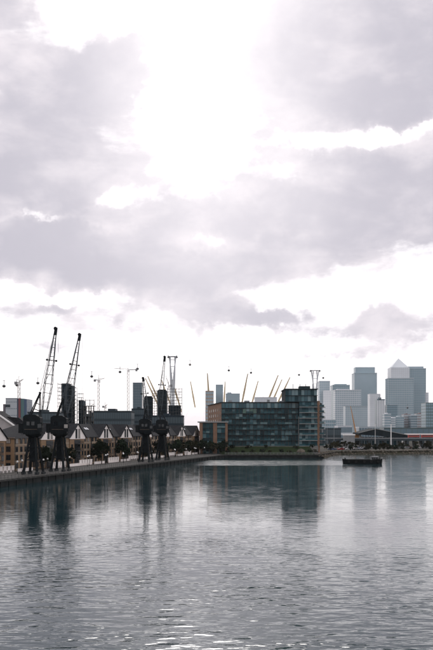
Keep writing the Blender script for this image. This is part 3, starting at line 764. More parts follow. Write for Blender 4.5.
# office with red and blue stripes
t_, W_, h = tower('striped_office', 'office block with white glass bands and a red stripe, behind the near houses', 5.6, 17, 398.6, 520, 16, 'ow', 'og', 8, 7, 'office block', gap=.9)
MB().box(W_ / 2, W_ / 2 + .9, .2, 16, 0, h).build('navy_strip', 'onavy', parent=t_)
MB().box(W_ / 2 + .9, W_ / 2 + 2.1, -.3, 16, 0, h + .2).build('red_strip', 'ored', parent=t_)
MB().box(W_ / 2 + 2.1, W_ / 2 + 4.0, .1, 16, 0, h).build('green_glass', 'ogreen', parent=t_)
MB().box(W_ / 2 + 4.0, W_ / 2 + 5.6, .2, 16, 0, h - .2).build('blue_glass', 'oblue', parent=t_)
MB().box(-W_ / 2 - 1.9, -W_ / 2 - .6, 2, 12, 0, h * .9).build('stair_tower', 'ogrey', parent=t_)
for zz, a_, b_ in ((.84, -.5, -.1), (.55, -.5, .15), (.3, -.4, .4)): MB().box(W_ * a_, W_ * b_, -.25, -.1, h * zz, h * zz + 1.5).build('dark_band', 'mid_dk', parent=t_)
M['weathered'] = mat('weathered_pale_render', (.34, .32, .32), .9, var=.15, scale=.4)
# white house behind the gap
Yh = 338; hx = A(-6, Yh)
hh = thing('white_house', 'white walled house with dark pitched roof and white verge, behind the gap between houses', 'house', (hx, Yh, ZQ))
ez, pz = Z(424.5, Yh) - ZQ, Z(411, Yh) - ZQ
MB().ext([(-8, 0), (7.2, 0), (7.2, ez), (0, pz), (-8, ez)], 'y', 0, 14).build('wall', 'weathered', parent=hh)
for sg in (-1, 1):
    b = MB(); a1, a2 = Vector((0, -.5, pz + .25)), Vector((sg * 8.2, -.5, ez - .45)); dn = Vector((0, 0, -.6)); bk_ = Vector((0, 15, 0))
    b.add([a1, a2, a2 + bk_, a1 + bk_, a1 + dn * .3, a2 + dn * .3, a2 + bk_ + dn * .3, a1 + bk_ + dn * .3], [(0, 1, 2, 3), (7, 6, 5, 4), (0, 4, 5, 1), (1, 5, 6, 2), (2, 6, 7, 3), (3, 7, 4, 0)])
    ro_ = b.build('roof', 'slate', parent=hh)
    MB().beam(a1 + Vector((0, -.15, -.3)), a2 + Vector((0, -.15, -.3)), .5).build('verge_board', 'white', parent=ro_)
b = MB().ext([(4, ez - .5), (13.5, ez - 2.5), (13.5, ez - 2.1), (8, ez + 2.6), (3.4, ez + 3)], 'y', 6, 13); b.build('back_roof', 'slate', parent=hh)
MB().box(7.2, 13, 3, 12, 0, ez - 1.2).build('side_wing', 'render_white', parent=hh)
for zz in (ez - 6, ez - 10): place(win_mesh(1.4, 1.5), 'window', hh, (9.5, 2.95, zz), -math.pi / 2); place(win_mesh(1.4, 1.5), 'window', hh, (3.5, -.05, zz), -math.pi / 2)

def scaffold(parent, x0, x1, y0, y1, z1, dx=2.2, dz=2.2, name='scaffold', r=.14, z0=0):
    b = MB(); nx = max(1, round((x1 - x0) / dx)); nz = round((z1 - z0) / dz)
    for yy in (y0, y1):
        for i in range(nx + 1): xx = x0 + (x1 - x0) * i / nx; b.beam((xx, yy, 0), (xx, yy, z1 + random.uniform(0, 1.2)), r)
        for k in range(1, nz + 1): b.beam((x0, yy, z0 + (z1 - z0) * k / nz), (x1, yy, z0 + (z1 - z0) * k / nz), r)
        for k in range(0, nz - 1, 2): b.beam((x0, yy, z0 + (z1 - z0) * k / nz), (x1, yy, z0 + (z1 - z0) * (k + 2) / nz), r * .7)
    for xx in (x0, x1):
        for k in range(1, nz + 1): b.beam((xx, y0, z0 + (z1 - z0) * k / nz), (xx, y1, z0 + (z1 - z0) * k / nz), r)
    for k in range(1, nz + 1): b.box(x0, x1, y0 + .1, y0 + 1.0, z0 + (z1 - z0) * k / nz - .12, z0 + (z1 - z0) * k / nz - .04)
    return b.build(name, 'scaf', parent=parent)
def framing(parent, x0, x1, y0, y1, z1, dz, nx, seed, name='floor_slab'):
    rr = random.Random(seed); k = 0; zz = dz
    while zz < z1:
        MB().box(x0, x1, y0, y1, zz - .3, zz).build(name, 'concrete', parent=parent)
        for i in range(nx + 1):
            xx = x0 + .3 + (x1 - x0 - .6) * i / nx; MB().box(xx - .25, xx + .25, y0 + .3, y0 + .8, zz - dz, zz - .3).build('column', 'concrete', parent=parent)
        for i in range(nx):
            if rr.random() < .55:
                a_ = x0 + (x1 - x0) * i / nx; MB().box(a_ + .3, a_ + (x1 - x0) / nx - .3, y0 + .9, y0 + 1.1, zz - dz, zz - .3).build('infill_panel', rr.choice(('core', 'core_dk', 'mid_gl')), parent=parent)
        zz += dz
Ys = 520
sx = A(66, Ys); s1 = thing('scaffolded_tower', 'dark blue unfinished tower wrapped in scaffolding behind the second jib crane', 'construction', (sx, Ys, ZQ))
zc = Z(383.2, Ys) - ZQ
MB().box(A(61.3, Ys) - sx, A(68, Ys) - sx, 1.5, 12, 0, zc).build('core', 'core', parent=s1)
MB().box(A(68, Ys) - sx + .02, A(71.8, Ys) - sx, 1.8, 12, 0, zc - 1.2).build('core_wing', 'core_dk', parent=s1)
scaffold(s1, A(57.3, Ys) - sx, A(61.2, Ys) - sx, .5, 6, zc - .4); scaffold(s1, A(71.9, Ys) - sx, A(75.5, Ys) - sx, .5, 6, zc - 2.5)
scaffold(s1, A(61.2, Ys) - sx, A(71.9, Ys) - sx, 0, 1.2, zc - .5, 3, 3.2, r=.1)
s2 = thing('scaffolded_block', 'lower half built block with bare floors and scaffolding, beside the dark blue unfinished tower', 'construction', (A(85, Ys), Ys + 4, ZQ))
X_ = A(85, Ys); z2 = Z(401, Ys) - ZQ
MB().box(A(77, Ys) - X_, A(81.5, Ys) - X_, 2, 12, 0, z2 + .5).build('core', 'core', parent=s2)
framing(s2, A(81.6, Ys) - X_, A(92.6, Ys) - X_, 2, 12, z2, 3.0, 4, 3)
scaffold(s2, A(75.8, Ys) - X_, A(92.9, Ys) - X_, .2, 1.4, z2 + .6, 2.4, 2.4)
scaffold(s2, A(75.8, Ys) - X_, A(80.5, Ys) - X_, 2.2, 8, z2 + 4.5, 2.4, 2.4, z0=z2 * .6)
# second site behind the paired cranes
Yk = 600
k1 = thing('sheeted_core', 'shorter black sheeted concrete core behind the paired cranes', 'construction', (A(148, Yk), Yk, ZQ), 0, 'black sheeted cores')
k2 = thing('sheeted_core', 'taller black sheeted concrete core behind the paired cranes', 'construction', (A(161.6, Yk), Yk + 2, ZQ), 0, 'black sheeted cores')
w1 = 4.1 * Yk / F; MB().box(-w1, w1, 0, 9, 0, Z(397, Yk) - ZQ).build('core', 'core_dk', parent=k1)
MB().box(-w1 * .8, w1 * .8, 1, 8, Z(397, Yk) - ZQ, Z(396, Yk) - ZQ).build('formwork', 'timber', parent=k1)
w2 = 4.6 * Yk / F; MB().box(-w2, w2, 0, 9, 0, Z(390.3, Yk) - ZQ).build('core', 'core_dk', parent=k2)
MB().box(-w2 * .8, w2 * .8, 1, 8, Z(390.3, Yk) - ZQ, Z(389.3, Yk) - ZQ).build('formwork', 'timber', parent=k2)
for o_, w_, t0 in ((k1, w1, 397), (k2, w2, 390.3)):
    for k in range(1, 12): MB().box(-w_ - .05, w_ + .05, -.12, 0, k * (Z(t0, Yk) - ZQ) / 12, k * (Z(t0, Yk) - ZQ) / 12 + .35).build('sheet_seam', 'core', parent=o_)
k3 = thing('scaffold_frame', 'open scaffold frame between and behind the black sheeted cores', 'scaffolding', (A(166, Yk), Yk + 14, ZQ))
X_ = A(166, Yk)
scaffold(k3, A(150.5, Yk) - X_, A(157.5, Yk) - X_, 0, 4, Z(390, Yk) - ZQ, 1.7, 1.7, r=.13); scaffold(k3, A(166, Yk) - X_, A(181, Yk) - X_, 0, 4, Z(388, Yk) - ZQ, 2.0, 1.9, r=.13)
MB().box(A(167, Yk) - X_, A(179.5, Yk) - X_, 5, 12, 0, Z(404.5, Yk) - ZQ).build('low_block', 'core', parent=k3)
b, W_, h = tower('blue_glass_tower', 'plain blue glass tower beside the paired cranes', 132.8, 142, 383.2, 900, 22, 'mid_gl', 'mid_gl', 22, 4, gap=.25)
far('blue_gl', (.055, .095, .125), .25); far('blue_gl2', (.075, .12, .15), .2)
for ch in b.children: ch.data.materials[0] = M['blue_gl' if ch.name.startswith('wall') else 'blue_gl2']
# long roofs behind the houses
for (nm, lb, p0, p1, py, Y, w_, g_, r_, c_) in (
    ('warehouse', 'long dark flat roofed block behind the middle gabled houses', 94, 131, 411.5, 480, 'mid_dk', 'mid_gl', 5, 16),
    ('warehouse', 'low dark block with shallow roof behind the first jib crane', 27.5, 57, 412.5, 470, 'mid_dk', 'mid_gl', 5, 10),
    ('warehouse', 'dark slab block linking the scaffolded site and the long flat roof', 86, 97, 414.5, 560, 'mid_dk', 'mid_gl', 5, 6),
    ('warehouse', 'dark slab block at the foot of the blue glass tower', 131.5, 146, 409, 640, 'core', 'mid_gl', 6, 8),
    ('warehouse', 'dark teal block behind the white cable tower foot', 152, 183, 416, 560, 'core', 'mid_gl', 4, 12)):
    tower(nm, lb, p0, p1, py, Y, 20, w_, g_, r_, c_, 'building', 'dark blocks behind the houses', roofbox=(.35, .55, 1.6))

# ------------------------------------------------------------------ tower cranes
M['tc_grey'] = mat('weathered_pale_steel', (.16, .155, .15), .6, var=.1)
def tcrane(px, Y, ytop, ybase, label, jib, cj, mst='tc_grey'):
    xx = A(px, Y); zt = Z(ytop, Y); c = thing('tower_crane', label, 'tower crane', (xx, Y, ZQ), 0, 'thin tower cranes')
    b = MB(); w_ = .75; h = zt - ZQ
    for sx in (-1, 1):
        for sy in (-1, 1): b.beam((sx * w_, sy * w_, 0), (sx * w_, sy * w_, h), .2)
    n = int(h / 3.2)
    for k in range(n):
        a_, b_ = h * k / n, h * (k + 1) / n
        for sy in (-1, 1): b.beam((-w_, sy * w_, a_), (w_, sy * w_, b_), .12); b.beam((-w_, sy * w_, b_), (w_, sy * w_, b_), .12)
    b.build('mast', mst, parent=c)
    j = MB(); e = Vector((jib[0], 0, h + jib[1])); st = Vector((0, 0, h + .5))
    for off in (Vector((0, -.5, 0)), Vector((0, .5, 0)), Vector((0, 0, 1.3))): j.beam(st + off, e, .2)
    for k in range(10): j.beam(st.lerp(e, k / 10) + Vector((0, -.5, 0)) * (1 - k / 10), st.lerp(e, (k + .5) / 10) + Vector((0, 0, 1.3)) * (1 - k / 10), .12)
    j.build('jib', mst, parent=c)
    k_ = MB(); e2 = Vector((cj, 0, h + .8)); k_.beam(st, e2, .7); k_.box(e2.x - .9, e2.x + .9, -.8, .8, e2.z - 1.6, e2.z + .4); k_.build('counter_jib', 'steel_grey', parent=c)
    MB().box(-.3, 1.4, -1.6, -.2, h - 1.5, h + .6).build('cab', 'white', parent=c)
    a2 = MB().beam((0, 0, h), (0, 0, h + 5), .4, .2); a2.beam((0, 0, h + 5), st.lerp(e, .7), .08); a2.beam((0, 0, h + 5), e2, .08); a2.build('apex_tie', mst, parent=c)
tcrane(19, 620, 383.4, 400, 'thin tower crane with short raised jib above the striped office', (3.2, 3.0), -2.2)
tcrane(98.7, 750, 380.8, 410, 'thin tower crane with raised jib over the long flat roof', (5.5, 2.2), -3.2)
tcrane(128.2, 820, 370.4, 410, 'tallest thin tower crane with level jib, beside the blue glass tower', (-13, 1.8), 7.5)
tcrane(105.2, 900, 407, 412, 'tiny tower crane just showing over the long flat roof', (2.5, 2.5), -2.0)
tcrane(168.6, 800, 386, 405, 'thin crane mast leaning jib left beside the white cable tower', (-2.5, 9.5), 2.5)

# ------------------------------------------------------------------ domed arena with yellow masts
Yo = 1300; ox = A(217, Yo)
dm = thing('domed_arena', 'huge white fabric dome ringed with leaning yellow masts', 'arena', (ox, Yo, ZQ))
b = MB(); RR, HD = 180.0, 46.0; nu, nv = 48, 10
for j in range(nv + 1):
    f_ = j / nv
    for i in range(nu): a_ = 2 * math.pi * i / nu; b.v.append((RR * f_ * math.cos(a_), RR * f_ * math.sin(a_), HD * (1 - f_ ** 2.2)))
for j in range(nv):
    for i in range(nu): b.f.append([j * nu + i, j * nu + (i + 1) % nu, (j + 1) * nu + (i + 1) % nu, (j + 1) * nu + i]); b.m.append(0)
b.build('dome', 'dome', parent=dm)
for i in range(12):
    a_ = rad(-97 + 30 * i)
    d = Vector((math.sin(a_), -math.cos(a_), 0))
    m_ = MB(); bs = d * 78 + Vector((0, 0, 32)); tp = d * 105 + Vector((0, 0, 88)); md = bs.lerp(tp, .55)
    m_.cyl(bs, md, .6, 1.35, 8); m_.cyl(md, tp, 1.35, .6, 8)
    mo = m_.build('mast', 'mast_yellow', parent=dm)
    cb = MB()
    for f_, an in ((150, 0), (150, .2), (150, -.2), (45, 0)):
        e_ = Vector((math.sin(a_ + an) * f_, -math.cos(a_ + an) * f_, HD * (1 - (f_ / RR) ** 2.2))); cb.beam(tp, e_, .07)
    cb.build('stay_cable', 'steel_grey', parent=mo)

# ------------------------------------------------------------------ cable car
def cable_tower(px, Y, ytop, label, head_w):
    xx = A(px, Y); h = Z(ytop, Y) - ZQ
    c = thing('cable_tower', label, 'cable tower', (xx, Y, ZQ), 0, 'white cable towers')
    def prof(f_):
        if f_ < .33: return 3.4 + (1.5 - 3.4) * (f_ / .33)
        if f_ < .62: return 1.5
        return 1.5 + (head_w - 1.5) * ((f_ - .62) / .38) ** 1.15
    n = 26
    for k in range(4):
        b = MB(); prev = None
        for j in range(n + 1):
            f_ = j / n; a_ = k * math.pi / 2 + .5 + f_ * 2.1; r_ = prof(f_)
            p_ = Vector((math.cos(a_) * r_, math.sin(a_) * r_, f_ * h))
            if prev is not None: b.beam(prev, p_, 1.1 if f_ > .3 else .85)
            prev = p_
        b.build('ribbon', 'steel_white', parent=c)
    b = MB()
    for j in range(1, n, 2):
        f_ = j / n; r_ = prof(f_)
        for k in range(4):
            a_ = k * math.pi / 2 + .5 + f_ * 2.1; a2 = a_ + math.pi / 2
            b.beam((math.cos(a_) * r_, math.sin(a_) * r_, f_ * h), (math.cos(a2) * r_, math.sin(a2) * r_, f_ * h), .3)
    b.build('ring_brace', 'steel_white', parent=c)
    hb = MB().box(-head_w * 1.15, head_w * 1.15, -1.2, 1.2, h - .6, h + .4)
    for sx in (-1, 1):
        hb.box(sx * head_w * 1.05 - .5, sx * head_w * 1.05 + .5, -4.5, 4.5, h - .4, h + .5); hb.box(sx * head_w * 1.05 - .9, sx * head_w * 1.05 + .9, -3.5, 3.5, h - 1.4, h - .5)
    hb.build('saddle_head', 'steel_grey', parent=c)
    return c
cable_tower(172.6, 880, 356.5, 'twisting white steel cable tower rising behind the paired cranes', 3.9)
cable_tower(315, 1090, 370.5, 'white forked cable tower standing behind the glass end block', 5.2)
def cable_pt(px, off=0):
    pts = [(-60, 640, 384), (172.6, 880, 357), (315, 1090, 371), (470, 1330, 420)]
    for (a0, Y0, z0_), (a1, Y1, z1_) in zip(pts, pts[1:]):
        if px <= a1:
            p0, p1 = Vector((A(a0, Y0), Y0, Z(z0_, Y0))), Vector((A(a1, Y1), Y1, Z(z1_, Y1)))
            lo, hi = 0.0, 1.0
            for _ in range(40):
                m_ = (lo + hi) / 2; q_ = p0.lerp(p1, m_)
                if q_.x / q_.y * F + CX < px: lo = m_
                else: hi = m_
            q_ = p0.lerp(p1, lo); q_.z -= (4.5 if px < 315 else 6) * 4 * lo * (1 - lo); return q_
gsh = MB(); gsh.ball((0, 0, -1.2), 1.35, .85, 12, 8); GSH = gsh.mesh('cabin', 'gondola')
GHG = MB().beam((0, 0, -.2), (0, 0, 3.0), .3).box(-.9, .9, -.25, .25, 2.9, 3.2).mesh('hanger', 'steel_grey')
GWN = MB().cyl((0, 0, -1.5), (0, 0, -.7), 1.38, 1.3, 12).mesh('window_band', 'dark_pane')
GL = ['over the stair tower of the striped office', 'beside the tower crane over the striped office', 'level with the mast of the first jib crane', 'beside the raised jib crane over the long flat roof', 'under the level jib of the tallest tower crane',
      'at the counterweight of the tallest tower crane', 'next after the twisting white cable tower', 'over the slim blue grey tower block', 'between the dome masts over the long glass block', 'over the roof of the glass end block',
      'just past the white forked cable tower', 'over the narrow tower with white fins', 'in front of the wide grey green tower']
for i, px in enumerate((4, 17, 37.9, 91.7, 120, 137.5, 190, 228.8, 251, 299, 323.2, 380, 407.5)):
    p_ = cable_pt(px); p_.z -= 3.1
    gd = thing('gondola', 'dark cable car gondola ' + GL[i], 'gondola', p_, random.uniform(-.3, .3), 'cable car gondolas')
    place(GSH, 'cabin', gd); place(GHG, 'hanger', gd); place(GWN, 'window_band', gd)
cbm = MB(); prev = None
for k in range(-60, 471, 6):
    p_ = cable_pt(k)
    if prev is not None: cbm.beam(prev, p_, .02)
    prev = p_
tag(cbm.build('haul_cable', 'steel_grey'), 'thin steel cable strung between the white cable towers', 'cable')

# ------------------------------------------------------------------ skyline
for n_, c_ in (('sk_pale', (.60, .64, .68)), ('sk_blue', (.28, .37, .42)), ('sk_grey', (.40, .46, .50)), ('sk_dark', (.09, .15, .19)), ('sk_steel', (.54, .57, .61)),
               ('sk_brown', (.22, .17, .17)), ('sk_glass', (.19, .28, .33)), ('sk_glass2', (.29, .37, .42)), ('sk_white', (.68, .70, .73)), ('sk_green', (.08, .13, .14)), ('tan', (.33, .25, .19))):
    far(n_, c_, .35)  # pale tower tones also paint in part of the distance haze
Yc = 2840
SK = [('pale grey tower with a paler side slab, next to the white forked cable tower', 319.5, 330, 381.5, 1500, 30, 'sk_grey', 'sk_glass2', 24, 5, False, None),
      ('slim white slab before the pale grey tower', 324, 331, 391, 1480, 15, 'sk_white', 'sk_pale', 20, 3, False, None),
      ('dark blue grey tower half hidden behind a wide pale block', 332.8, 349.8, 385.4, 2700, 60, 'sk_blue', 'sk_glass', 26, 8, False, (.15, .85, 5)),
      ('wide pale glass block before the dark blue grey tower', 335.2, 361, 390.3, 2500, 50, 'sk_steel', 'sk_glass2', 22, 12, False, (.1, .6, 4)),
      ('low grey glass slab with dark roof line below the wide pale block', 345.5, 369, 406.5, 2200, 40, 'sk_grey', 'sk_glass2', 14, 12, False, None),
      ('big square grey blue tower with notched shoulders, tallest beside the pyramid tower', 354.6, 377, 373.5, 2850, 60, 'sk_blue', 'sk_glass2', 38, 12, False, (.06, .94, 21)),
      ('slim pale block at the foot of the big square tower', 370, 380.5, 394.3, 1900, 30, 'sk_steel', 'sk_pale', 22, 5, False, None),
      ('narrow tower with white vertical fins, left of the small dark blue block', 377, 385, 399.5, 1700, 22, 'sk_dark', 'sk_white', 1, 5, True, (.2, .6, 4)),
      ('wide grey green tower standing before the pyramid topped tower', 388.8, 413.6, 378.6, 2650, 55, 'sk_grey', 'sk_glass', 30, 14, False, None),
      ('tall blue tower behind and beside the pyramid topped tower', 406.4, 426, 369, 2900, 60, 'sk_glass2', 'sk_glass', 38, 10, False, (.08, .92, 9)),
      ('small dark blue block at the foot of the wide grey green tower', 387, 397.6, 405.4, 1900, 30, 'sk_dark', 'sk_glass', 14, 6, False, None),
      ('thin pale spire tower at the edge of the tall blue tower', 426.2, 428.6, 393, 2700, 12, 'sk_steel', 'sk_pale', 16, 1, False, None),
      ('grey green flats with flat overhanging roof at the skyline end', 426, 440, 403, 1250, 30, 'sk_green', 'sk_glass', 12, 6, False, None),
      ('tan and blue tower block rising behind the long glass block', 205.4, 213.6, 391.3, 1060, 20, 'tan', 'sk_glass2', 14, 4, False, None),
      ('slim blue grey tower block behind the long glass block', 215.8, 223, 385.2, 1085, 20, 'sk_glass2', 'sk_blue', 18, 4, False, None),
      ('bluish stepped block behind the roof of the long glass block', 226, 239.8, 394, 1070, 20, 'sk_glass2', 'sk_blue', 12, 7, False, (.1, .4, 2)),
      ('pale block peeping over the roof of the long glass block', 255, 277, 397.6, 1075, 20, 'sk_pale', 'sk_steel', 10, 8, False, None),
      ('pale flats behind the white forked cable tower foot', 321, 336, 420, 1150, 25, 'sk_grey', 'sk_glass', 6, 7, False, None)]
for a in SK:
    t_, W_, h = tower('skyline_tower', a[0], a[1], a[2], a[3], a[4], a[5], a[6], a[7], a[8], a[9], 'tower', 'distant skyline towers', vertical=a[10], roofbox=a[11])
# notched shoulders and top of the big square tower; pyramid topped tower
pt = thing('pyramid_tower', 'pale tower topped with a pyramid roof, behind the wide grey green tower', 'tower', (A(400.3, Yc), Yc, ZQ), 0, 'distant skyline towers')
hw = 9.3 * Yc / F; hp = Z(367.3, Yc) - ZQ
b = MB().box(-hw, hw, 0, 2 * hw, 0, hp); b.build('wall', 'sk_steel', parent=pt)
b = MB()
for k in range(34):
    for i in range(9):
        cw = 2 * hw / 9; b.box(-hw + cw * (i + .15), -hw + cw * (i + .85), -.3, 0, hp * (k + .2) / 34, hp * (k + .8) / 34)
stuff(b.build('window_grid', 'sk_pale', parent=pt))
za = Z(357.6, Yc) - ZQ
MB().add([(-hw * .92, .08 * hw, hp), (hw * .92, .08 * hw, hp), (hw * .92, 1.92 * hw, hp), (-hw * .92, 1.92 * hw, hp), (0, hw, za)], [(0, 1, 4), (1, 2, 4), (2, 3, 4), (3, 0, 4), (3, 2, 1, 0)]).build('pyramid_roof', 'sk_pale', parent=pt)
# mid distance residential blocks
rr = random.Random(5)
MID = [('low blue grey flats left of the brown flats', 384.5, 391, 414, 'sk_steel', 'sk_glass'), ('pale narrow flats between blue grey ones', 391, 395.5, 418, 'sk_white', 'sk_glass2'), ('blue grey flats before the wide grey green tower', 395.5, 404, 417, 'sk_grey', 'sk_glass'),
       ('first brown brick flats under the tall blue tower', 404, 411, 414.5, 'sk_brown', 'sk_grey'), ('grey flats between two brown blocks', 411, 417, 415.5, 'sk_grey', 'sk_dark'), ('second brown brick flats near the skyline end', 417, 427, 413.8, 'sk_brown', 'sk_grey')]
for lb, p0, p1, py, w_, g_ in MID:
    tower('riverside_flats', lb, p0, p1, py, 1550 + rr.uniform(-60, 60), 22, w_, g_, 9, 5, 'flats', 'flats below the towers', roofbox=(.3, .6, 2))
for lb, p0, p1, py, Y, w_, g_ in (('low dark sheds left of the orange crane', 323, 341, 428.5, 820, 'mid_dk', 'mid_gl'), ('low grey depot right of the orange crane', 359, 386, 427, 1150, 'sk_grey', 'sk_dark'), ('low long dark depot before the brown flats', 384, 440, 428, 1050, 'sk_green', 'sk_dark'), ('low pale shed beside the orange crane', 338, 352, 426, 980, 'sk_steel', 'sk_dark')):
    tower('low_shed', lb, p0, p1, py, Y, 30, w_, g_, 2, 10, 'shed', 'low sheds behind the far bank')

# ------------------------------------------------------------------ far bank on the right
bank = MB(); line = [(54.5, 468.5), (61, 500), (70.5, 532), (102, 541), (135, 556), (190, 540)]
seg = []
for (ax_, ay_), (bx_, by_) in zip(line, line[1:]):
    n = int(math.hypot(bx_ - ax_, by_ - ay_) / 2.2)
    for k in range(n): seg.append((ax_ + (bx_ - ax_) * k / n, ay_ + (by_ - ay_) * k / n))
seg.append(line[-1])
rr = random.Random(11); nr = 6; vs = []
for i, (ax_, ay_) in enumerate(seg):
    a = seg[max(0, i - 1)]; c = seg[min(len(seg) - 1, i + 1)]; d = Vector((c[0] - a[0], c[1] - a[1], 0)).normalized(); out = Vector((-d.y, d.x, 0))
    for j in range(nr + 1):
        f_ = j / nr; p_ = Vector((ax_, ay_, 0)) + out * (-5.5 + 7.5 * f_ + rr.uniform(-.5, .5)); vs.append((p_.x, p_.y, -1.0 + 4.5 * f_ ** .8 + (rr.uniform(-.25, .35) if 0 < j < nr else 0)))
ns = len(seg)
bank.add(vs, [(i * (nr + 1) + j, (i + 1) * (nr + 1) + j, (i + 1) * (nr + 1) + j + 1, i * (nr + 1) + j + 1) for i in range(ns - 1) for j in range(nr)])
struct(bank.build('bank', 'scrub'))
rm_ = MB()
for _ in range(900):
    v = rr.choice(vs)
    if v[2] < -.2: continue
    o_ = len(rm_.v); r_ = rr.uniform(.25, .75); rm_.ball((v[0], v[1], v[2]), r_, .7, 6, 4)
    for k in range(o_, len(rm_.v)):
        a, b_, c = rm_.v[k]; rm_.v[k] = (a + rr.uniform(-.12, .12), b_ + rr.uniform(-.12, .12), c + rr.uniform(-.1, .1))
ro_ = stuff(rm_.build('bank_rocks', 'rock')); ro_['label'] = 'loose pale rocks along the far bank'; ro_['category'] = 'rocks'
for k in range(78):
    px = rr.uniform(324, 440); Y = rr.uniform(552, 690) + (0 if px > 340 else -30)
    if px < 340: Y = rr.uniform(560, 690)
    if A(px, Y) < 66 and Y < 545: continue
    tree(rr.choice((2, 3, 4, 3)), (A(px, Y), max(Y, 566 if px > 395 else 548), ZQ), 'low scrubby bush behind the far bank of the dock', 'bushes on the far bank', rr.uniform(.55, .95), 'scrub_bush', 'bush')
# wall, road and embankment behind the bank
struct(MB().add([(80, 606, ZQ + .02), (420, 650, ZQ + .02), (420, 661, ZQ + .02), (78, 617, ZQ + .02)], [(0, 1, 2, 3)]).build('road', mat('asphalt', (.05, .05, .052), .9, var=.2, scale=.2)))
ew = thing('railway_viaduct', 'low dark railway viaduct with openings crossing behind the far bank', 'viaduct', (A(322, 705), 705, ZQ))
EL = A(440, 705) - A(322, 705)
MB().box(0, EL, 0, 8, 4.4, 6.0).build('deck', 'mid_dk', parent=ew)
pmv = MB().box(-.9, .9, .3, 7.7, 0, 4.4).mesh('pier', 'mid_dk')
for k in range(16): place(pmv, 'pier', ew, (1 + k * (EL - 2) / 15, 0, 0))
MB().box(0, EL, -.15, .1, 6.0, 6.7).build('parapet', 'steel_grey', parent=ew)
fw = MB()
for k in range(60): fw.beam((k * 2.2, 0, 0), (k * 2.2, 0, 1.3), .1)
ff = thing('bank_fence', 'grey post fence with pale wall below along the far bank road', 'fence', (80, 604.5, ZQ), math.atan2(44, 340))
stuff(fw.build('post', 'steel_grey', parent=ff)); MB().box(0, 132, -.1, .1, 1.2, 1.32).build('rail', 'steel_grey', parent=ff); MB().box(0, 132, .15, .4, 0, .7).build('plinth', 'concrete', parent=ff)

# angular dark roofed hall
Yr = 760; hx = A(381, Yr)
ch_ = thing('angular_hall', 'low angular hall with sweeping dark roof and pale edge behind the far bank', 'hall', (hx, Yr, ZQ))
def hz(py): return Z(py, Yr) - ZQ
L = lambda px: A(px, Yr) - hx
MB().prism([(L(363), 0), (L(404), -2), (L(405), 26), (L(364), 24)], 0, hz(437)).build('glass_wall', 'g_teal', parent=ch_)
for k in range(12):
    xx = L(364) + (L(403.5) - L(364)) * k / 11; MB().box(xx - .12, xx + .12, -2.3, -1.7 + .0, 0, hz(437)).build('mullion', 'steel_grey', parent=ch_)
rf = MB(); top = [(L(357.5), -5, hz(433.2)), (L(374.5), -7, hz(429.0)), (L(406.5), -5, hz(435.2)), (L(407), 28, hz(434.5)), (L(375), 30, hz(428.2)), (L(358), 28, hz(432.6))]
bot = [(a, b_, c - d_) for (a, b_, c), d_ in zip(top, (1.2, 5.6, 3.2, 3.2, 5.6, 1.2))]
rf.add(top + bot, [(0, 1, 4, 5), (1, 2, 3, 4), (6, 11, 10, 7), (7, 10, 9, 8)] + [(i, i + 6, (i + 1) % 6 + 6, (i + 1) % 6) for i in range(6)])
rfo = rf.build('roof', 'core_dk', parent=ch_)
ed = MB().beam(Vector(top[0]) + Vector((0, -.2, .2)), Vector(top[1]) + Vector((0, -.2, .2)), .5); ed.beam(Vector(top[1]) + Vector((0, -.2, .2)), Vector(top[2]) + Vector((0, -.2, .2)), .5); ed.build('roof_edge', 'slab_pale', parent=rfo)
MB().box(L(401), L(402.6), -2.6, -2.1, 0.5, hz(436)).build('entrance_panel', 'white', parent=ch_)
# white marquee and masts near the hall
mq = thing('white_shed', 'small white flat shed beside the pointed end of the angular hall', 'shed', (A(349, 700), 698, ZQ))
MB().box(-4.2, 4.2, 0, 5, 0, Z(434.2, 700) - ZQ - .9).build('wall', 'steel_grey', parent=mq); MB().box(-4.5, 4.5, -.3, 5.3, Z(434.2, 700) - ZQ - .9, Z(434.2, 700) - ZQ).build('roof', 'white', parent=mq); MB().box(-1, 1, -.06, 0, 0, 2.6).build('door', 'steel_grey', parent=mq)
# orange crane
Yq = 780; oc = thing('orange_crawler_crane', 'orange crawler crane with leaning lattice boom behind the far bank', 'crane', (A(356.5, Yq), Yq, ZQ))
MB().box(-3.2, 3.4, -2, 2, 5.2, 9.2).build('body', 'orange', parent=oc); MB().box(1.8, 3.9, -2.4, -.6, 5.6, 8.4).build('cab', 'white', parent=oc)
tk = MB()
for yy in (-2.4, 1.4): tk.box(-3.8, 3.8, yy, yy + 1, 0, 1.6)
tk.box(-2, 2, -2, 2, 1.2, 5.2); tk.build('track', 'black', parent=oc)
bo = MB(); e = Vector((A(351, Yq) - A(356.5, Yq), 3, Z(406, Yq) - ZQ)); s0 = Vector((-.6, 0, 8))
for oy, oz in ((-.7, 0), (.7, 0), (-.7, .9), (.7, .9)): bo.beam(s0 + Vector((oz, oy, 0)), e, .3)
for k in range(14): bo.beam(s0.lerp(e, k / 14) + Vector((0, -.7, 0)) * (1 - k / 14), s0.lerp(e, (k + 1) / 14) + Vector((.9, .7, 0)) * (1 - k / 14), .16)
bo.build('boom', 'orange', parent=oc); MB().beam(e, (2.5, 0, 9.2), .1).build('tie', 'steel_grey', parent=oc)
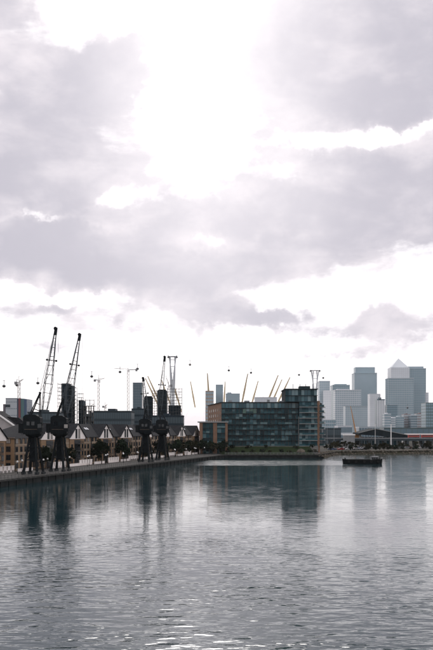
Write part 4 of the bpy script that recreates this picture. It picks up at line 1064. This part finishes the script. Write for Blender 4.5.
# thin light masts
for px, Y, py, lb in ((375.2, 690, 425, 'thin white flag mast before the roof of the angular hall'), (391, 700, 424.5, 'thick white chimney mast right of the angular hall peak'), (327, 600, 425, 'thin grey light mast beside the glass end block'), (334, 640, 423, 'thin grey light mast left of the low pale shed')):
    k = thing('light_mast', lb, 'mast', (A(px, Y), Y, ZQ)); h = Z(py, Y) - ZQ
    r_ = .45 if px == 391 else .16
    MB().cyl((0, 0, 0), (0, 0, h), r_, r_ * .7, 8).build('pole', 'white' if px > 370 else 'steel_grey', parent=k); MB().box(-.7, .7, -.2, .2, h, h + .3).build('head', 'white' if px > 370 else 'steel_grey', parent=k)

# cars, buses
cbd = MB().ext([(-2.1, .3), (2.1, .3), (2.15, .75), (1.3, .95), (-1.9, .98), (-2.15, .8)], 'y', -.85, .85).mesh('body', 'white')
cgl = MB().ext([(-1.75, .95), (1.05, .93), (.4, 1.42), (-1.25, 1.45)], 'y', -.74, .74).mesh('cabin', 'dark_pane')
crf = MB().box(-1.15, .35, -.7, .7, 1.42, 1.48)
whl = MB().cyl((0, -.1, .32), (0, .1, .32), .32, .32, 12).mesh('wheel', 'tyre')
bodies = []; roofs = []
for m_ in CARS:
    k = cbd.copy(); k.materials.clear(); k.materials.append(m_); bodies.append(k); roofs.append(crf.mesh('car_roof', m_))
CN = ['silver', 'white', 'black', 'blue', 'red', 'grey']
for i in range(34):
    if i < 10: Y = 548 + i * 3.4 ; xx = A(324 + (i % 5) * 3.0, Y) + 3 ; rz = rr.choice((0, math.pi)) + .15
    else:
        f_ = (i - 10) / 23.0; xx = 84 + f_ * 70 + rr.uniform(-1, 1); Y = 606 + (xx - 80) * 44 / 340 + (3.2 if i % 2 else 7.8); rz = math.atan2(44, 340) + (0 if i % 2 else math.pi)
    if i < 10: xx = 74 + (i % 5) * 5.2 + 0; Y = 574 + (i // 5) * 9 + (i % 5) * 1.5
    ci = rr.randrange(6)
    c = thing('parked_car', f'{CN[ci]} car on the road behind the far bank', 'car', (xx, Y, ZQ + .03), rz, f'{CN[ci]} cars behind the far bank')
    place(bodies[ci], 'body', c); place(cgl, 'cabin', c); place(roofs[ci], 'car_roof', c)
    for wx in (-1.3, 1.3):
        for wy in (-.8, .8): place(whl, 'wheel', c, (wx, wy, 0))
def bus(px, Y, lb, zoff):
    k = thing('red_bus', lb, 'bus', (A(px, Y), Y, zoff), .1, 'red buses'); 
    MB().box(-5.2, 5.2, -1.25, 1.25, .4, 4.1).build('body', 'red', parent=k)
    for zz in (1.3, 2.9): MB().box(-4.9, 4.9, -1.28, 1.28, zz, zz + .8).build('window_band', 'dark_pane', parent=k)
    MB().box(-5.1, 5.1, -1.2, 1.2, 4.1, 4.22).build('roof', 'white', parent=k)
    for wx in (-3.4, 3.2):
        for wy in (-1.1, 1.1): o_ = place(whl, 'wheel', k, (wx, wy, 0)); o_.scale = (1.6, 1.6, 1.6)
# raised road with buses and a long pale canopy at the right
rd = thing('flyover', 'raised road on piers at the right of the angular hall', 'flyover', (A(404, 820), 820, ZQ))
FL = A(445, 820) - A(404, 820)
MB().box(0, FL, -4, 6, 3.4, 4.4).build('deck', 'concrete', parent=rd)
for k in range(6): MB().box(2 + k * FL / 6, 3.4 + k * FL / 6, -2, 4, 0, 3.4).build('pier', 'concrete', parent=rd)
bus(413.5, 818, 'red double deck bus on the raised road beside the angular hall', ZQ + 4.4); bus(427, 818, 'red double deck bus on the raised road, under the pale canopy end', ZQ + 4.4)
cn = thing('pale_canopy', 'long pale flat canopy above the raised road', 'canopy', (A(406, 832), 832, ZQ))
CL = A(446, 832) - A(406, 832)
MB().box(0, CL, 0, 8, Z(433.6, 832) - ZQ - .9, Z(433.6, 832) - ZQ).build('roof', 'white', parent=cn)
for k in range(7): MB().box(.5 + k * CL / 6.2, 1.1 + k * CL / 6.2, 1, 1.6, 0, Z(433.6, 832) - ZQ - .9).build('column', 'steel_grey', parent=cn)

# ------------------------------------------------------------------ barge on the water
Yb = 385; bx = A(362.3, Yb)
bg2 = thing('barge', 'long black flat barge moored on open water', 'barge', (bx, Yb, WL), rad(3))
BL = 8.5; hullv = []; n = 20
def hw_(f_): return 2.1 * (1 - max(0, abs(f_) - .78) / .22 * .55)
for i in range(n + 1):
    f_ = -1 + 2 * i / n; sh_ = 1.75 + .45 * f_ * f_ + (.12 if f_ > .5 else 0); w_ = hw_(f_); rk_ = .93 if abs(f_) > .9 else 1
    hullv += [(f_ * BL * .96, -w_ * .85, -.6), (f_ * BL, -w_, sh_), (f_ * BL, w_, sh_), (f_ * BL * .96, w_ * .85, -.6)]
hm = MB().add(hullv, [(i * 4 + j, (i + 1) * 4 + j, (i + 1) * 4 + (j + 1) % 4, i * 4 + (j + 1) % 4) for i in range(n) for j in range(4)] + [(0, 1, 2, 3), (n * 4 + 3, n * 4 + 2, n * 4 + 1, n * 4)])
hm.build('hull', 'black', parent=bg2)
rb = MB()
for i in range(n):
    for sg in (-1, 1):
        a, b_ = hullv[i * 4 + (1 if sg < 0 else 2)], hullv[(i + 1) * 4 + (1 if sg < 0 else 2)]
        rb.beam(Vector(a) + Vector((0, sg * .06, -.15)), Vector(b_) + Vector((0, sg * .06, -.15)), .22)
rb.build('rubbing_strake', 'timber', parent=bg2)
MB().box(-6.4, 3.2, -1.5, 1.5, 1.7, 2.05).build('hatch_cover', 'black', parent=bg2)
wh = MB().box(4.3, 6.6, -1.3, 1.3, 1.8, 3.0).build('wheelhouse', 'crane_dark', parent=bg2); MB().box(4.5, 6.4, -1.33, -1.28, 2.3, 2.85).build('window', 'dark_pane', parent=wh); MB().box(4.1, 6.8, -1.5, 1.5, 3.0, 3.12).build('roof', 'steel_grey', parent=wh)
for xx, hh_ in ((3.4, 3.4), (5.3, 4.4), (-6.9, 2.9)): MB().cyl((xx, 0, 1.8), (xx, 0, hh_), .08, .06, 6).build('mast', 'steel_grey', parent=bg2)
for xx in (-7.4, 7.5): MB().cyl((xx, -.5, 1.9), (xx, -.5, 2.6), .16, .16, 8).cyl((xx, .5, 1.9), (xx, .5, 2.6), .16, .16, 8).build('bollard', 'black', parent=bg2)
tyf = MB(); 
for i in range(12):
    a_, b_ = 2 * math.pi * i / 12, 2 * math.pi * (i + 1) / 12
    tyf.beam((math.cos(a_) * .36, 0, math.sin(a_) * .36), (math.cos(b_) * .36, 0, math.sin(b_) * .36), .2)
TYF = tyf.mesh('tyre_fender', 'tyre')
for xx in (-6.2, -3.1, .4, 3.4, 6.3): place(TYF, 'tyre_fender', bg2, (xx, -2.24, 1.05))
MB().box(-1.2, .6, -.8, .9, 2.05, 2.5).build('deck_locker', 'steel_grey', parent=bg2)
rg = MB()
for k in range(8): rg.beam((3.0 + k * .75, -1.75, 1.8), (3.0 + k * .75, -1.75, 2.75), .05)
rg.beam((3.0, -1.75, 2.75), (8.25, -1.75, 2.75), .05); rg.build('guard_rail', 'steel_grey', parent=bg2)

# ------------------------------------------------------------------ haze
hzm = bpy.data.materials.new('haze_air'); hzm.use_nodes = True; hn = hzm.node_tree; hn.nodes.clear()
ho = hn.nodes.new('ShaderNodeOutputMaterial'); pv = hn.nodes.new('ShaderNodeVolumePrincipled')
pv.inputs['Color'].default_value = (.88, .93, .97, 1); pv.inputs['Density'].default_value = 2.0e-5; pv.inputs['Anisotropy'].default_value = 0.0
hn.links.new(pv.outputs[0], ho.inputs['Volume'])
hb = MB().box(-5600, 5600, -800, 5700, -4, 262).build('haze', hzm); stuff(hb)
hb['label'] = 'thin pale haze filling the air over the dock'; hb['category'] = 'haze'
